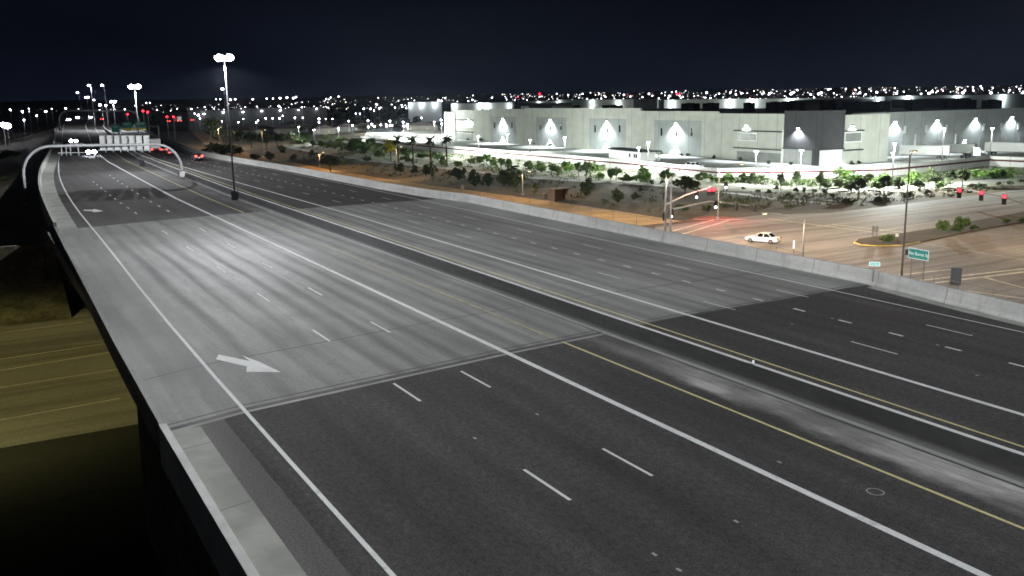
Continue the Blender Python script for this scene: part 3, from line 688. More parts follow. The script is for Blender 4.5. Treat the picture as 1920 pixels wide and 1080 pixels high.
car('car', 'car with glaring headlights in the inner oncoming lane, under the gantry', 'car', **on_road(171, 291, False), paint=M['car_grey'], suv=True, Hh=1.75, head=True, beam=450, group='oncoming cars')
car('car', 'car with glaring headlights in the outer oncoming lane, behind the gantry', 'car', **on_road(138, 269, False), paint=M['car_dark'], suv=True, Hh=1.75, head=True, beam=350, group='oncoming cars')
for x, y, s in ((129, 226.5, 'nearest of the three far cars'), (146, 222.5, 'middle of the three far cars'), (170, 222, 'car beside the red brake lights')):
    car('car', 'tiny far oncoming car with white headlights, '+s, 'car', **on_road(x, y, False), paint=M['car_dark'], suv=True, Hh=1.7, head=True, group='oncoming cars')
car('car', 'dark car with two red tail lights, nearest to the far right barrier', 'car', **on_road(370, 301, True), paint=M['car_dark'], tail=True, suv=True, Hh=1.7, group='cars driving away')
car('car', 'dark car with red tail lights ahead of the one nearest the right barrier', 'car', **on_road(321, 291, True), paint=M['car_dark'], tail=True, group='cars driving away')
car('car', 'grey car with red tail lights next to the white box truck', 'car', **on_road(306, 285, True), paint=M['car_grey'], tail=True, group='cars driving away')
car('car', 'far car with bright red brake lights beyond the sign backs', 'car', **on_road(191, 226, True), paint=M['car_dark'], tail=True, suv=True, Hh=1.7, group='cars driving away')
def box_truck(label, loc, rz, L=8.5, W=2.4, H=3.3, group=None):
    t = thing('box_truck', label, 'truck', loc, rz, group)
    MB().box(-L/2, -W/2, .95, L/2-2.3, W/2, H).build('cargo_box', M['white'], t)
    MB().prism([(L/2-2.2, .5), (L/2, .5), (L/2, 1.35), (L/2-.5, 2.3), (L/2-2.2, 2.35)], -W/2+.1, W/2-.1).build('cab', M['white'], t)
    MB().box(-L/2+.2, -.5, .6, L/2-2.3, .5, .94).build('chassis', M['black'], t)
    for x in (-L/2+1.7, L/2-1.1):
        for s in (-1, 1): MB().tube([(x, s*(W/2-.35), .48), (x, s*(W/2-.05), .48)], .48, 14).build('wheel', M['rubber'], t)
    for s in (-1, 1):
        MB().box(-L/2-.03, s*W*.42-.2, .55, -L/2+.05, s*W*.42+.2, .9).build('taillight', M['tail'], t)
    MB().box(-L/2-.03, -W*.3, .5, -L/2+.05, W*.3, .6).build('bumper', M['steel'], t)
    return t
box_truck('white box truck driving away with its tail lights on, below the sign backs', **on_road(290, 284, True))
box_truck('far white box truck with red lights on the frontage beyond the right barrier', dep(333, 229, 560), road_dir(400)+.2)
for a, (x, y) in (('left of the far white truck', (316, 230)), ('right of the far white truck', (360, 228))):
    p = dep(x, y, 560); car('car', 'far dark car with red tail lights '+a, 'car', p, road_dir(420), M['car_dark'], tail=True, suv=True, Hh=1.7, group='far frontage cars')
p = at(1430, 454.5)
car('sedan', 'white sedan with a lit headlight beam turning through the intersection', 'car', p, math.atan2(at(1380, 447).y-p.y, at(1380, 447).x-p.x)+.35, M['car_white'], 4.75, 1.84, 1.43, beam=250)
# ================================================================== INTERSECTION FURNITURE
def street_light(label, base, top_y, arm=None, power=0, col=WARM, group='street lamps at the crossing', tgt=None, m_=None, cone=170, hh=None):
    H = hh or zat(base, top_y)-base.z; t = thing('street_lamp', label, 'street lamp', base, 0, group)
    MB().tube([(0, 0, 0), (0, 0, H*.6), (0, 0, H)], [.13, .1, .07], 10).build('pole', m_ or M['pole_grey'], t, smooth=True)
    MB().tube([(0, 0, 0), (0, 0, .35)], .22, 10).build('base_collar', m_ or M['pole_grey'], t)
    a = Vector(arm)
    MB().tube([(0, 0, H-.3), (a.x*.3, a.y*.3, H+.25), (a.x*.7, a.y*.7, H+.5), (a.x, a.y, H+.52)], .05, 8).build('arm', m_ or M['pole_grey'], t, smooth=True)
    h_ = MB().box(a.x-.4, a.y-.2, H+.45, a.x+.4, a.y+.2, H+.6).build('luminaire', M['pole_grey'], t)
    MB().box(a.x-.25, a.y-.14, H+.4, a.x+.25, a.y+.14, H+.445).build('lamp_lens', M['lens_warm'], h_)
    if power: light('street_light', 'SPOT', (a.x, a.y, H+.3), power, col, t, .2, cone, .3, (a.x, a.y, 0) if tgt is None else tgt, batwing=22)
    return t
street_light('tall thin street lamp standing behind the green street name sign', at(1690, 523), 295, (2.2, 1.2, 0), 2000, m_=M['pole_rust'])
street_light('street lamp on the far kerb with an arm curving over the white wall', at(1346, 411), 313, (2.6, -2.5, 0), 1000)
street_light('thin grey street lamp left of the island, on the near side of the crossing', at(1505, 487), 409, (-3.2, 3.6, 0), 900)
street_light('street lamp beside the lower street, out of the picture on the left', Vector((-6, 99, GZ)), 0, (1.0, -20, 0), 950, (1, .92, .33), m_=M['pole_rust'], hh=8.5, cone=158)
t = thing('camera_housing', 'small dark camera housing clamped to the tall thin lamp pole', 'camera', at(1690, 523)+Vector((.75, -.1, 3.0)))
MB().box(-.28, -.2, -.3, .28, .2, .3).build('housing', M['black'], t); MB().box(-.75, -.04, -.28, -.29, .04, -.2).build('bracket', M['black'], t)
def signal_head(loc, rz, lit, label, group='traffic signal heads', h=1.05, power=0):
    t = thing('traffic_signal', label, 'traffic light', loc, rz, group)     # faces +x
    MB().box(-.2, -.2, -h/2, 0, .2, h/2).build('housing', M['black'], t)
    MB().box(-.03, -.36, -h/2-.15, -.0, .36, h/2+.15).build('backplate', M['black'], t)
    for k, nm in enumerate(('red', 'amber', 'green')):
        zc = h/3-k*h/3
        on = nm == lit
        MB().tube([(.005, 0, zc), (.03, 0, zc)], (.3 if nm == 'red' else .2) if on else .15, 12).build('lens', (M['red'] if nm == 'red' else M['green']) if on else M['dark_lens'], t)
        MB().tube([(.031, 0, zc+.02), (.2, 0, zc+.04)], [.31, .31] if on else [.16, .16], 10, False).build('visor', M['black'], t)
    if power: light('signal_light', 'SPOT', (.3, 0, h/3 if lit == 'red' else -h/3), power, (1, .1, .12) if lit == 'red' else (.7, 1, .9), t, .15, 120, .8, (10, 0, -4))
    return t
def az_cam(p): return math.atan2(-p[1], -p[0])
def signal_pole(label, base, top_y, pts, lumi=None, group='mast arm signal poles', m_=None):
    """pts: image points of the mast arm, all at the distance of the far end along a straight run"""
    H = zat(base, top_y)-base.z; t = thing('signal_pole', label, 'signal pole', base, 0, group)
    MB().tube([(0, 0, 0), (0, 0, H*.5), (0, 0, H)], [.2, .15, .11], 12).build('pole', m_ or M['pole_grey'], t, smooth=True)
    MB().box(-.35, -.35, 0, .35, .35, .12).build('base_plate', M['steel'], t)
    MB().tube([Vector(p)-Vector(base) for p in pts], [.15, .12, .08][:len(pts)] if len(pts) == 3 else .1, 10).build('mast_arm', m_ or M['pole_grey'], t, smooth=True)
    if lumi is not None:
        MB().tube([(0, 0, H-.3), (lumi[0]*.5, lumi[1]*.5, H+.8), (lumi[0], lumi[1], H+1.0)], .06, 8).build('lamp_arm', m_ or M['pole_grey'], t, smooth=True)
        h_ = MB().box(lumi[0]-.35, lumi[1]-.2, H+.95, lumi[0]+.35, lumi[1]+.2, H+1.1).build('luminaire', M['pole_grey'], t)
        MB().box(lumi[0]-.22, lumi[1]-.14, H+.9, lumi[0]+.22, lumi[1]+.14, H+.948).build('lamp_lens', M['lens_warm'], h_)
        light('street_light', 'SPOT', (lumi[0], lumi[1], H+.8), 2300, WARM, t, .2, 170, .3, (lumi[0], lumi[1], 0), batwing=22)
    return t
bA = at(1247, 437); bB = at(1257, 438.5)
dA = px(bA)[2]; dB = px(bB)[2]
signal_pole('left of two grey signal poles, its thick arm reaching up to the red signal', bA, 327, [dep(1249, 384, dA), dep(1285, 366, dA+9), dep(1334, 350, dA+19)])
signal_pole('right of two grey signal poles, its long thin arm reaching over the crossing', bB, 334, [dep(1259, 393, dB), dep(1331, 378, dB+3), dep(1413, 386, dB+8)], (3.2, 1.6))
p = dep(1337.5, 358, dA+19.2); signal_head(p+Vector((0, 0, -.1)), az_cam(p), 'red', 'glowing red signal on the end of the thick arm over the crossing', power=5500)
p = dep(1330, 360, dA+18.6); signal_head(p, az_cam(p)+.1, 'red', 'added red signal widening the glow, close to the left of the first on the thick arm')  # extra signal head added to enlarge the red glow
p = dep(1306, 366, dA+13); signal_head(p, az_cam(p)+.5, 'green', 'signal with its pale bottom lens lit, halfway along the thick arm')
p = dep(1361, 348, dA+26); signal_head(p, az_cam(p)+.3, 'green', 'dark signal with a lit pale bottom lens, right of the red one')
p = dep(1342, 382, dB+3.5); signal_head(p+Vector((0, 0, -.2)), az_cam(p)+.4, 'green', 'signal with a lit lens below the red one, on the thin arm')
p = dep(1380, 387, dB+5.5); signal_head(p, az_cam(p)+2.6, '', 'dark back of a signal in the middle of the long thin arm')
p = dep(1415, 389, dB+8); signal_head(p, az_cam(p)+2.6, '', 'dark back of a signal at the tip of the long thin arm')
p = dep(1258.5, 401, dB-.4); signal_head(p, az_cam(p)+.3, 'green', 'dark signal with a lit bottom lens fixed to the right grey pole', h=1.2)
p = dep(1245.5, 406, dA-.4); signal_head(p, az_cam(p)+2.2, '', 'small dark signal on the left grey pole')
dC = 150
pc = [dep(1985, 402, dC-8), dep(1925, 384, dC), dep(1884, 369.5, dC+6)]
bC = Vector((dep(2010, 400, dC-10).x, dep(2010, 400, dC-10).y, GZ))
t = thing('signal_pole', 'pale mast arm entering at the right edge above the road, beside three red signals', 'signal pole', bC, 0, 'mast arm signal poles')
MB().tube([(0, 0, 0), (0, 0, 11)], .17, 10).build('pole', M['pole_grey'], t, smooth=True)
MB().box(-2.4, -.2, 10.8, .2, .2, 11.0).build('luminaire', M['pole_grey'], t)
light('street_light', 'SPOT', (-2, 0, 10.6), 1500, WARM, t, .2, 170, .3, (-2, 0, 0), batwing=22)
MB().tube([Vector(q)-bC for q in ([dep(2010, 408, dC-10)]+pc+[dep(1797, 352, dC+16)])], [.14, .13, .11, .09, .06], 8).build('mast_arm', M['pole_grey'], t, smooth=True)
for x, y, dd, s in ((1799, 362, 16, 'leftmost of the three red signals in a row on the right'), (1840, 367, 11, 'middle of the three red signals in a row on the right'), (1883, 374, 6, 'rightmost of the three red signals in a row on the right')):
    p = dep(x, y, dC+dd-.5); signal_head(p, az_cam(p)-.15, 'red', s, h=1.5, power=40)
# green street name sign
def name_sign(label, p0, p1, y0, y1, posts, txt, size):
    """p0,p1: feet of the posts; image rows of the panel"""
    d = (p1-p0); d.z = 0; w = d.length; rz = math.atan2(d.y, d.x)
    zt_, zb_ = zat(p0, y0)-p0.z, zat(p0, y1)-p0.z
    t = thing('street_sign', label, 'street sign', p0, rz)
    for x in posts: MB().tube([(x*w, .06, 0), (x*w, .06, zt_-.1)], .055, 8).build('post', M['pole_rust'], t)
    x0, x1 = -.08*w-.25, w*1.08+.35
    MB().box(x0-.07, -.02, zb_-.07, x1+.07, .0, zt_+.07).build('border', M['sign_white'], t)
    MB().box(x0, -.034, zb_, x1, -.022, zt_).build('sign_panel', M['sign_green'], t)
    lettering(txt, size, ((x0+x1)/2, -.042, (zt_+zb_)/2), t, .004)
    return t
name_sign('green street name sign on two posts, white letters, beside the lamp pole', at(1706, 526), at(1729.5, 531), 466, 483, (0, 1), 'Van Buren St', .5)
fp = fat(1635, 535); fp = F(fp.x, fp.y, 0)
t = thing('street_sign', 'small green sign with white lettering leaning on a post at the freeway barrier', 'street sign', fp, az_cam(fp)+math.pi/2)
h_ = zat(fp, 498)-fp.z
MB().tube([(0, .04, 0), (.12, .04, h_+.1)], .035, 8).build('post', M['pole_rust'], t)
MB().box(-.28, -.012, h_-.02, .45, 0, h_+.27).build('border', M['sign_white'], t); MB().box(-.25, -.02, h_+.01, .42, -.014, h_+.24).build('sign_panel', M['sign_green'], t)
lettering('Van Buren', .14, (.085, -.024, h_+.125), t, .002)
def plate(label, base, x0, y0, x1, y1, m_, cat='road sign', legs=2, split=False):
    d = px(base)[2]; a = dep(x0, y0, d); b = dep(x1, y1, d); w = math.hypot(a.x-b.x, a.y-b.y); t = thing('traffic_sign', label, cat, (a.x, a.y, base.z), math.atan2(b.y-a.y, b.x-a.x))
    for k in range(legs):
        x = w*(.5 if legs == 1 else (.2+.6*k)); MB().tube([(x, .05, 0), (x, .05, a.z-base.z-.05)], .04, 8).build('post', M['pole_rust'], t)
    n = 2 if split else 1
    for k in range(n): MB().box(w*k/n+.02, 0, b.z-base.z, w*(k+1)/n-.02, .03, a.z-base.z).build('sign_panel', m_, t)
    return t
plate('tall dark grey sign back standing by the right end of the freeway barrier', at(1793, 545), 1783, 502, 1802, 535, M['dark_grey'])
plate('pale double sign panel on the street median tip', at(1641, 447), 1635, 424, 1647, 436, M['brown_pale'] if 'brown_pale' in M else M['sign_back'], split=True)
plate('tiny white plate on the street median, right of the double sign', at(1682, 448), 1679, 438, 1685, 444, M['sign_white'], legs=1)
plate('dark small sign on a post in front of the white screen wall', at(1331, 342), 1328, 326, 1334, 332, M['dark_grey'], legs=1)
fp = fat(1487, 489); fp = F(fp.x, fp.y, 0)
t = thing('marker_post', 'white marker post at the top of the freeway barrier, left of the small green sign', 'post', fp)
MB().tube([(0, 0, 0), (0, 0, 1.05)], .03, 6).build('stem', M['pole_rust'], t); MB().box(-.09, -.03, 1.06, .09, .03, 1.75).build('panel', M['sign_white'], t)
q = fat(1412, 684, .98); t = thing('reflector', 'little white reflector on top of the near median barrier', 'reflector', mat=FM @ Matrix.Translation((q.x, q.y, 1.0)))
MB().box(-.04, -.03, 0, .04, .03, .04).build('foot', M['steel'], t); MB().box(-.06, -.01, .041, .06, .012, .2).build('plate', M['sign_white'], t)
# guard rail near the marker post, chain link fence posts along the dirt strip
def fence(label, pix, hgt, post_gap, m_=M['pole_rust']):
    P = [at(*q) for q in pix]; t = thing('fence', label, 'fence', P[0])
    mb = MB(); mb.tube([p-P[0]+Vector((0, 0, hgt)) for p in P], .03, 6); mb.build('top_rail', m_, t)
    mb = MB(); mb.tube([p-P[0]+Vector((0, 0, .12)) for p in P], .03, 6); mb.build('bottom_rail', m_, t)
    for a, b in zip(P, P[1:]):
        n = max(1, int((b-a).length/post_gap))
        for k in range(n):
            q = a+(b-a)*k/n-P[0]; MB().tube([q, q+Vector((0, 0, hgt+.1))], .035, 6).build('post', m_, t)
fence('thin wire fence with dark posts on the dirt behind the right freeway barrier', [(900, 376), (960, 384), (1070, 402), (1150, 417), (1240, 434)], 1.8, 6)
fence('short dark rail behind the freeway barrier at the white marker post', [(1455, 478), (1505, 489)], 1.0, 3.5)
fence('low wire fence along the barrier at the right picture edge', [(1750, 540), (1860, 566), (1990, 596)], 1.2, 5)
# bus shelter and bin
p = at(1048, 375.5); rz = R_(6)
t = thing('bus_shelter', 'small brown bus shelter with a flat roof on the dirt beside the street', 'shelter', p, rz)
MB().box(-2.1, -1.2, 2.3, 2.1, 1.3, 2.5).build('roof', M['brown'], t); MB().box(-1.9, .9, 0, 1.9, 1.0, 2.29).build('back_panel', M['brown'], t)
for s in (-1.88, 1.7): MB().box(s, -.9, 0, s+.14, .88, 2.29).build('side_panel', M['brown'], t)
MB().box(-1.5, .3, .42, 1.5, .75, .5).build('bench', M['brown'], t)
t = thing('litter_bin', 'brown litter bin left of the bus shelter', 'bin', at(1022, 372.5)); MB().tube([(0, 0, 0), (0, 0, 1.0)], [.42, .46], 12).build('body', M['brown'], t); MB().tube([(0, 0, 1.01), (0, 0, 1.15)], [.5, .35], 12).build('lid', M['pole_rust'], t)
t = thing('utility_box', 'small dark utility post on the dirt left of the big shrub', 'utility box', at(867, 359)); MB().box(-.3, -.25, 0, .3, .25, 1.5).build('body', M['pole_rust'], t); MB().box(-.34, -.29, 1.5, .34, .29, 1.6).build('cap', M['black'], t)
SOD = (1, .58, .22)  # sodium lamps added to bare poles to light the dirt strip orange
for x, yb, yt, pw, s_ in ((980, 366, 325, 250, 'thin pole with an added sodium lamp on the dirt left of the bus shelter'), (745, 326, 278, 500, 'thin pole with an added sodium lamp in front of the first palm'), (600, 316, 288, 400, 'short pole with an added sodium lamp on the orange dirt by the barrier'), (494, 288, 246, 420, 'bare pole with an added sodium lamp among the dark trees'), (412, 276, 240, 1100, 'added sodium lamp where the dirt track climbs away')):
    street_light(s_, at(x, yb), yt, (.9, -1.4, 0), pw*2.2, SOD, 'added sodium lamps along the dirt track')

# ================================================================== WAREHOUSE
C0 = at(1533, 311); C1 = at(850, 262)
dW = (C1-C0); dW.z = 0; LW = dW.length; dW.normalize(); dV = Vector((dW.y, -dW.x, 0))     # along the left wall / along the right wing
def on_plane(x, y, o, n):
    d = ray(x, y); return EYE + d*((o-EYE).dot(n)/d.dot(n))
def LWp(x, y, v=0):
    p = on_plane(x, y, C0+dV*v, dV); return (p-C0).dot(dW), p.z-GZ
def RWp(x, y, s=0):
    p = on_plane(x, y, C0+dW*s, dW); return (p-C0).dot(dV), p.z-GZ
BM = Matrix(((dW.x, dV.x, 0, C0.x), (dW.y, dV.y, 0, C0.y), (0, 0, 1, GZ), (0, 0, 0, 1)))
wh = thing('warehouse', 'large pale tilt-up warehouse with a charcoal corner tower and a row of wall lamps', 'warehouse', mat=BM)
def sbox(s0, v0, z0, s1, v1, z1, name, m_, par=wh): return MB().box(min(s0, s1), v0, z0, max(s0, s1), v1, z1).build(name, m_, par)
ends = [(1472, 1346, 213, 'wall_tan'), (1346, 1201, 208.5, 'wall_tan'), (1201, 985, 202.8, 'wall_tan'), (985, 902, 204.5, 'wall_tan'), (902, 855, 206.5, 'wall_tan')]
for a, b, yt, m_ in ends:
    s0, _ = LWp(a, 250); s1, _ = LWp(b, 250); _, zt_ = LWp((a+b)/2, yt)
    sbox(s0+.015, 0, -.3, s1-.015, .6, zt_, 'wall_panel', M[m_])
HT = LWp(1470, 214)[1]
s_far = LWp(835, 258)[0]; s0 = LWp(855, 250)[0]
sbox(s0+.02, -.3, -.3, s_far, 8, HT-.2, 'end_pier', M['wall_mid'])
v_end = 330
sbox(20, .62, HT-1.6, s_far-1, 150, HT-1.1, 'roof', M['roof'])
# right wing
vA = RWp(1580, 260)[0]; vB = RWp(1666, 260)[0]; HR = RWp(1600, 215)[1]
sbox(-.0, vA+.02, -.3, .6, vB, HR, 'wall_panel', M['wall_tan'])
SB = 14.0
sbox(SB, vB+.02, -.3, SB+.6, v_end, HR, 'wall_panel', M['wall_grey']); sbox(.62, vB-.6, -.3, SB-.02, vB, HR-.1, 'wall_panel', M['wall_tan'])
sbox(.65, vA+10, HR-1.6, SB-.1, vB-.65, HR-1.1, 'roof', M['roof']); sbox(SB+.65, vA+10, HR-1.6, SB+30, v_end, HR-1.1, 'roof', M['roof'])
# charcoal corner tower
sT = LWp(1471.5, 260)[0]; HTW = LWp(1505, 207.5)[1]; _, zc = LWp(1500, 278)
sbox(-.55, -.55, zc, sT, .0, HTW, 'tower', M['wall_dark'])
MB().box(-.55, .02, zc, -.005, vA, HTW).build('tower', M['wall_dark'], wh)
sbox(-.7, -.7, zc-.35, sT+.3, -.02, zc-.03, 'canopy', M['trim']); MB().box(-.7, .0, zc-.35, -.02, vA+.3, zc-.03).build('canopy', M['trim'], wh)
sbox(.02, .0, -.2, sT-.02, .2, zc-.4, 'wall_panel', M['wall_mid'])
cs0 = LWp(1521, 300)[0]; MB().box(-.5, -.5, -.2, cs0-.6, -.03, zc-.36).build('column', M['wall_dark'], wh)
MB().box(.0, .05, -.2, .02, vA, zc-.4).build('entry_wall', M['white'], wh)
s = LWp(1468.5, 270)[0]; sbox(s-.35, -.3, 0, s+.35, -.02, LWp(1468, 243)[1], 'downspout', M['white'])
def lens_light(s, v, z, power, dirx, name='wall_lamp', m_=None, par=wh, spill=1.0):
    """wall pack: housing, glowing lens and its lamp; the wall faces -v when dirx is 'L', -s when 'R'"""
    if dirx == 'L':
        o = MB().box(s-.4, v-.5, z, s+.4, v-.02, z+.3).build(name, M['dark_grey'], par); MB().box(s-.36, v-.46, z-.16, s+.36, v-.06, z-.01).build('lamp_lens', m_ or M['lens'], o)
        if power: light('wall_light', 'SPOT', (s, v-.5, z-.22), power*8, (.88, .95, 1), par, .1, 130, .6, (s, v-.3, z-5))
    else:
        o = MB().box(s-.5, v-.4, z, s-.02, v+.4, z+.3).build(name, M['dark_grey'], par); MB().box(s-.46, v-.36, z-.16, s-.06, v+.36, z-.01).build('lamp_lens', m_ or M['lens'], o)
        if power: light('wall_light', 'SPOT', (s-.5, v, z-.22), power*8, (.88, .95, 1), par, .1, 130, .6, (s-.3, v, z-5))
# recessed grey bays with three slot windows
for x0, x1, y0, y1, slots, hh, lx, ly in ((920, 967, 219, 266, (927, 943, 960), (229, 240), 943, 222), (1005, 1062, 220.5, 273, (1013, 1032.5, 1052), (232, 243.5), 1032, 224),
                                   (1105, 1174, 223, 279, (1116, 1139, 1162), (235, 248), 1138.5, 227), (1227, 1316, 226.5, 287, (1240.5, 1268.5, 1297), (240.5, 254.5), 1268, 230.5)):
    s0, za = LWp(x0, y0); s1, _ = LWp(x1, y0); zt_ = LWp((x0+x1)/2, y0)[1]
    sbox(s0, -.02, 0, s1, -.004, zt_, 'bay_panel', M['wall_grey'])
    sbox(s0, -.05, zt_, s1, -.003, zt_+.12, 'reveal', M['wall_mid'])
    for sxp in slots:
        a, zt2 = LWp(sxp, hh[0]); _, zb2 = LWp(sxp, hh[1]); sbox(a-.5, -.07, zb2, a+.5, -.022, zt2, 'slot_window', M['glass'])
    a, zl = LWp(lx, ly); lens_light(a, -.02, zl, 6500, 'L')
    zd = LWp(lx, y1-9 if x0 < 1200 else y1-13)[1]; lens_light(a+.3, -.02, max(2.9, zd), 3800, 'L')
    sbox(a-.6, -.1, 0, a+.6, -.022, 2.2, 'door', M['wall_mid'])
# glazed office bays
def bayL(x0, x1, ca, win, cb, low):
    s0, _ = LWp(x0, 250); s1, _ = LWp(x1, 250)
    for y in (ca, cb):
        z_ = LWp((x0+x1)/2, y)[1]; sbox(s0, -.9, z_-.18, s1, -.005, z_+.18, 'canopy', M['trim'])
    a, zt2 = LWp(win[0], win[1]); b, zb2 = LWp(win[2], win[3])
    o = sbox(a, -.06, zb2, b, -.006, zt2, 'window_frame', M['white']); sbox(a-.3, -.09, zb2+.3, b+.3, -.064, zt2-.3, 'pane', M['win'], o)
    a, zt2 = LWp(low[0], low[1]); b, _ = LWp(low[2], low[1]); sbox(a, -.05, .2, b, -.006, zt2, 'glazing', M['win'])
bayL(1379, 1467, 245.8, (1383, 248, 1419, 265), 279, (1382, 283, 1464))
bayL(855, 888, 225, (870, 226.5, 887, 239), 247, (856, 249, 887))
a, zl = LWp(1400, 235); lens_light(a, -.01, zl, 3600, 'L'); a, zl = LWp(878, 222); lens_light(a, -.01, zl, 800, 'L')
a, zl = LWp(843, 222); lens_light(a, -.32, zl, 700, 'L'); a, zl = LWp(1500, 240); lens_light(a, -.56, zl, 3400, 'L')
v0 = RWp(1582, 260)[0]; v1 = RWp(1616, 260)[0]
for y in (245, 281):
    z_ = RWp(1598, y)[1]; MB().box(-.9, v0, z_-.18, -.005, v1, z_+.18).build('canopy', M['trim'], wh)
a, zt2 = RWp(1584, 248); b, zb2 = RWp(1615, 266)
o = MB().box(-.06, a, zb2, -.006, b, zt2).build('window_frame', M['white'], wh); MB().box(-.09, a+.3, zb2+.3, -.064, b-.3, zt2-.3).build('pane', M['win'], o)
for x, y, pw in ((1598, 236, 3600), (1678, 228, 1700), (1757, 225, 1700), (1829, 222, 1700), (1897, 219, 1700), (1975, 217, 1500)):
    a, zl = RWp(x, y, 0 if x < 1666 else SB); lens_light(0 if x < 1666 else SB, a, zl, pw, 'R')
a, zl = RWp(1563, 290); lens_light(-.02, a, zl, 4200, 'R')
for x in (1697, 1737, 1775, 1845, 1878, 1910):
    a, zt2 = RWp(x, 236-(x-1697)*.03, SB); _, zb2 = RWp(x, 250-(x-1697)*.035, SB); MB().box(SB-.08, a-.5, zb2, SB-.006, a+.5, zt2).build('slot_window', M['white'], wh)
for x in (1716, 1792, 1861):
    a, zt2 = RWp(x, 252-(x-1716)*.02, SB); MB().box(SB-.3, a-.25, .5, SB-.006, a+.25, zt2).build('downspout', M['white'], wh)
for i in range(9):
    v = vB+8+i*11; MB().box(SB-.1, v, 1.2, SB-.006, v+3, 4.4).build('dock_door', M['wall_mid'], wh)
a, zl = RWp(1808, 262, SB); lens_light(SB, a, zl, 700, 'R')
# rooftop plant, each unit a thing of its own
names = ['left end', 'second bay', 'third bay', 'middle', 'white wall lamp']
hv = [(977, 992, 199, 'furthest left on the roof'), (1035, 1077, 197, 'long low unit above the second grey bay'), (1129, 1157, 196.5, 'above the third grey bay'), (1277, 1301, 193, 'above the fourth grey bay'),
      (1317, 1337, 192.5, 'right of the fourth grey bay'), (1394, 1404, 191.5, 'narrow one above the glazed office bay'), (1436, 1456, 190.5, 'just left of the charcoal tower'), (1457, 1478, 190, 'directly behind the left edge of the tower'),
      (1486, 1499, 189.5, 'above the tower lamp'), (1537, 1549, 189, 'above the tower corner'), (1570, 1587, 188.5, 'above the right edge of the tower'), (1599, 1622, 187.5, 'above the lit square window'),
      (1630, 1642, 187.5, 'right of the lit square window'), (1655, 1670, 187.5, 'where the pale wing turns grey'), (1712, 1735, 184.5, 'above the first slot window of the wing'), (1790, 1832, 185, 'long one above the middle of the wing'), (1855, 1880, 185, 'last one towards the right picture edge')]
for x0, x1, yt, s_ in hv:
    if x0 < 1560: a, zt_ = LWp(x0, yt, 62); b, _ = LWp(x1, yt, 62); lo_, hi_ = min(a, b), max(a, b); m_ = BM @ Matrix.Translation((lo_, 62, HT-1.1))
    else: a, zt_ = RWp(x0, yt, 60); b, _ = RWp(x1, yt, 60); lo_, hi_ = min(a, b), max(a, b); m_ = BM @ Matrix.Translation((60, lo_, HR-1.1))
    w = hi_-lo_; h_ = zt_-(HT-1.1); u = thing('rooftop_unit', 'dark rooftop unit on the warehouse, '+s_, 'rooftop unit', mat=m_, group='rooftop units on the warehouse')
    if x0 < 1560: MB().box(0, 0, 0, w, 3.5, h_*.94).build('casing', M['roof'], u); MB().box(w*.3, .8, h_*.94, w*.7, 2.6, h_).build('fan_cowl', M['dark_grey'], u)
    else: MB().box(0, 0, 0, 3.5, w, h_*.94).build('casing', M['roof'], u); MB().box(.8, w*.3, h_*.94, 2.6, w*.7, h_).build('fan_cowl', M['dark_grey'], u)
# ---- rear warehouses
PA = dep(1655, 182, 485); PB = dep(1245, 187, 717); PC = dep(970, 189, 1060); PD = dep(1990, 180, 640)
def rear(label, A, B, zt_, m_, segs, lamps, depth=60, name='rear_warehouse', dark=None, pw=9000):
    d = B-A; d.z = 0; L = d.length; d.normalize(); n_ = Vector((d.y, -d.x, 0))
    if n_.dot(Vector((A.x, A.y, 0))) < 0: n_ = -n_
    m4 = Matrix(((d.x, n_.x, 0, A.x), (d.y, n_.y, 0, A.y), (0, 0, 1, GZ), (0, 0, 0, 1)))
    t = thing(name, label, 'warehouse', mat=m4); H = zt_-GZ
    for a, b, dz in segs: MB().box(L*a+.03, 0, -.2, L*b-.03, 1, H+dz).build('wall_panel', m_, t)
    MB().box(1, 1.05, 0, L-1, depth, H-1.2).build('roof', M['roof'], t)
    if dark: MB().box(L*dark[0], -.5, 0, L*dark[1], -.01, H+.4).build('pier', M['wall_dark'], t)
    for x, y in lamps:
        p = on_plane(x, y, A, n_); s = (p-A).dot(d)
        if -2 < s < L+2:
            z_ = p.z-GZ; o = MB().box(s-.5, -.6, z_, s+.5, -.02, z_+.4).build('wall_lamp', M['dark_grey'], t); MB().box(s-.6, -.7, z_-.5, s+.6, -.05, z_-.01).build('lamp_lens', M['lens'], o)
            light('wall_light', 'POINT', (s, -3.2, z_+.1), pw, (.85, .95, 1), t, .3)
    return t
rear('second long warehouse behind the first, lit pale blue above its roof line', PA, PB, 10.75, M['wall_tan'], ((0, .25, .1), (.25, .55, 0), (.55, .8, .15), (.8, 1, 0)), ((1259, 197), (1368, 193), (1410, 192), (1482, 190.5), (1523, 189.5), (1557, 189), (1648, 187.5)), dark=(-.01, .025))
rear('second warehouse wing running off behind the right end of the first', PA+Vector((1.5, -1.5, 0)), PD, 11.0, M['wall_grey'], ((0, .3, .3), (.3, .7, 0), (.7, 1, .2)), ((1702, 184), (1795, 184), (1880, 184)))
rear('far pale warehouse stretching left behind the first roof', PB+Vector((0, 8, 0)), PC, 11.5, M['wall_tan'], ((0, .3, 0), (.3, .62, .4), (.62, 1, -.6)), ((1010, 197), (1047, 196.5), (1110, 197), (1159, 198)), dark=(0, .12))
PE = dep(962, 192, 760); PF = dep(845, 193, 860)
rear('small pale warehouse with bright wall lamps left of the first roof', PE, PF, PE.z, M['wall_tan'], ((0, .55, 0), (.55, 1, -.4)), ((852, 197), (900, 195.5), (914, 201), (958, 199)), dark=(0, .05))
PG = dep(827, 190.5, 900); PH = dep(765, 191, 930)
rear('white box building with three upright light cones, left of the warehouses', PG, PH, PG.z, M['white'], ((0, 1, 0),), ((768, 196), (790, 196), (815, 196)), depth=40, pw=2200)
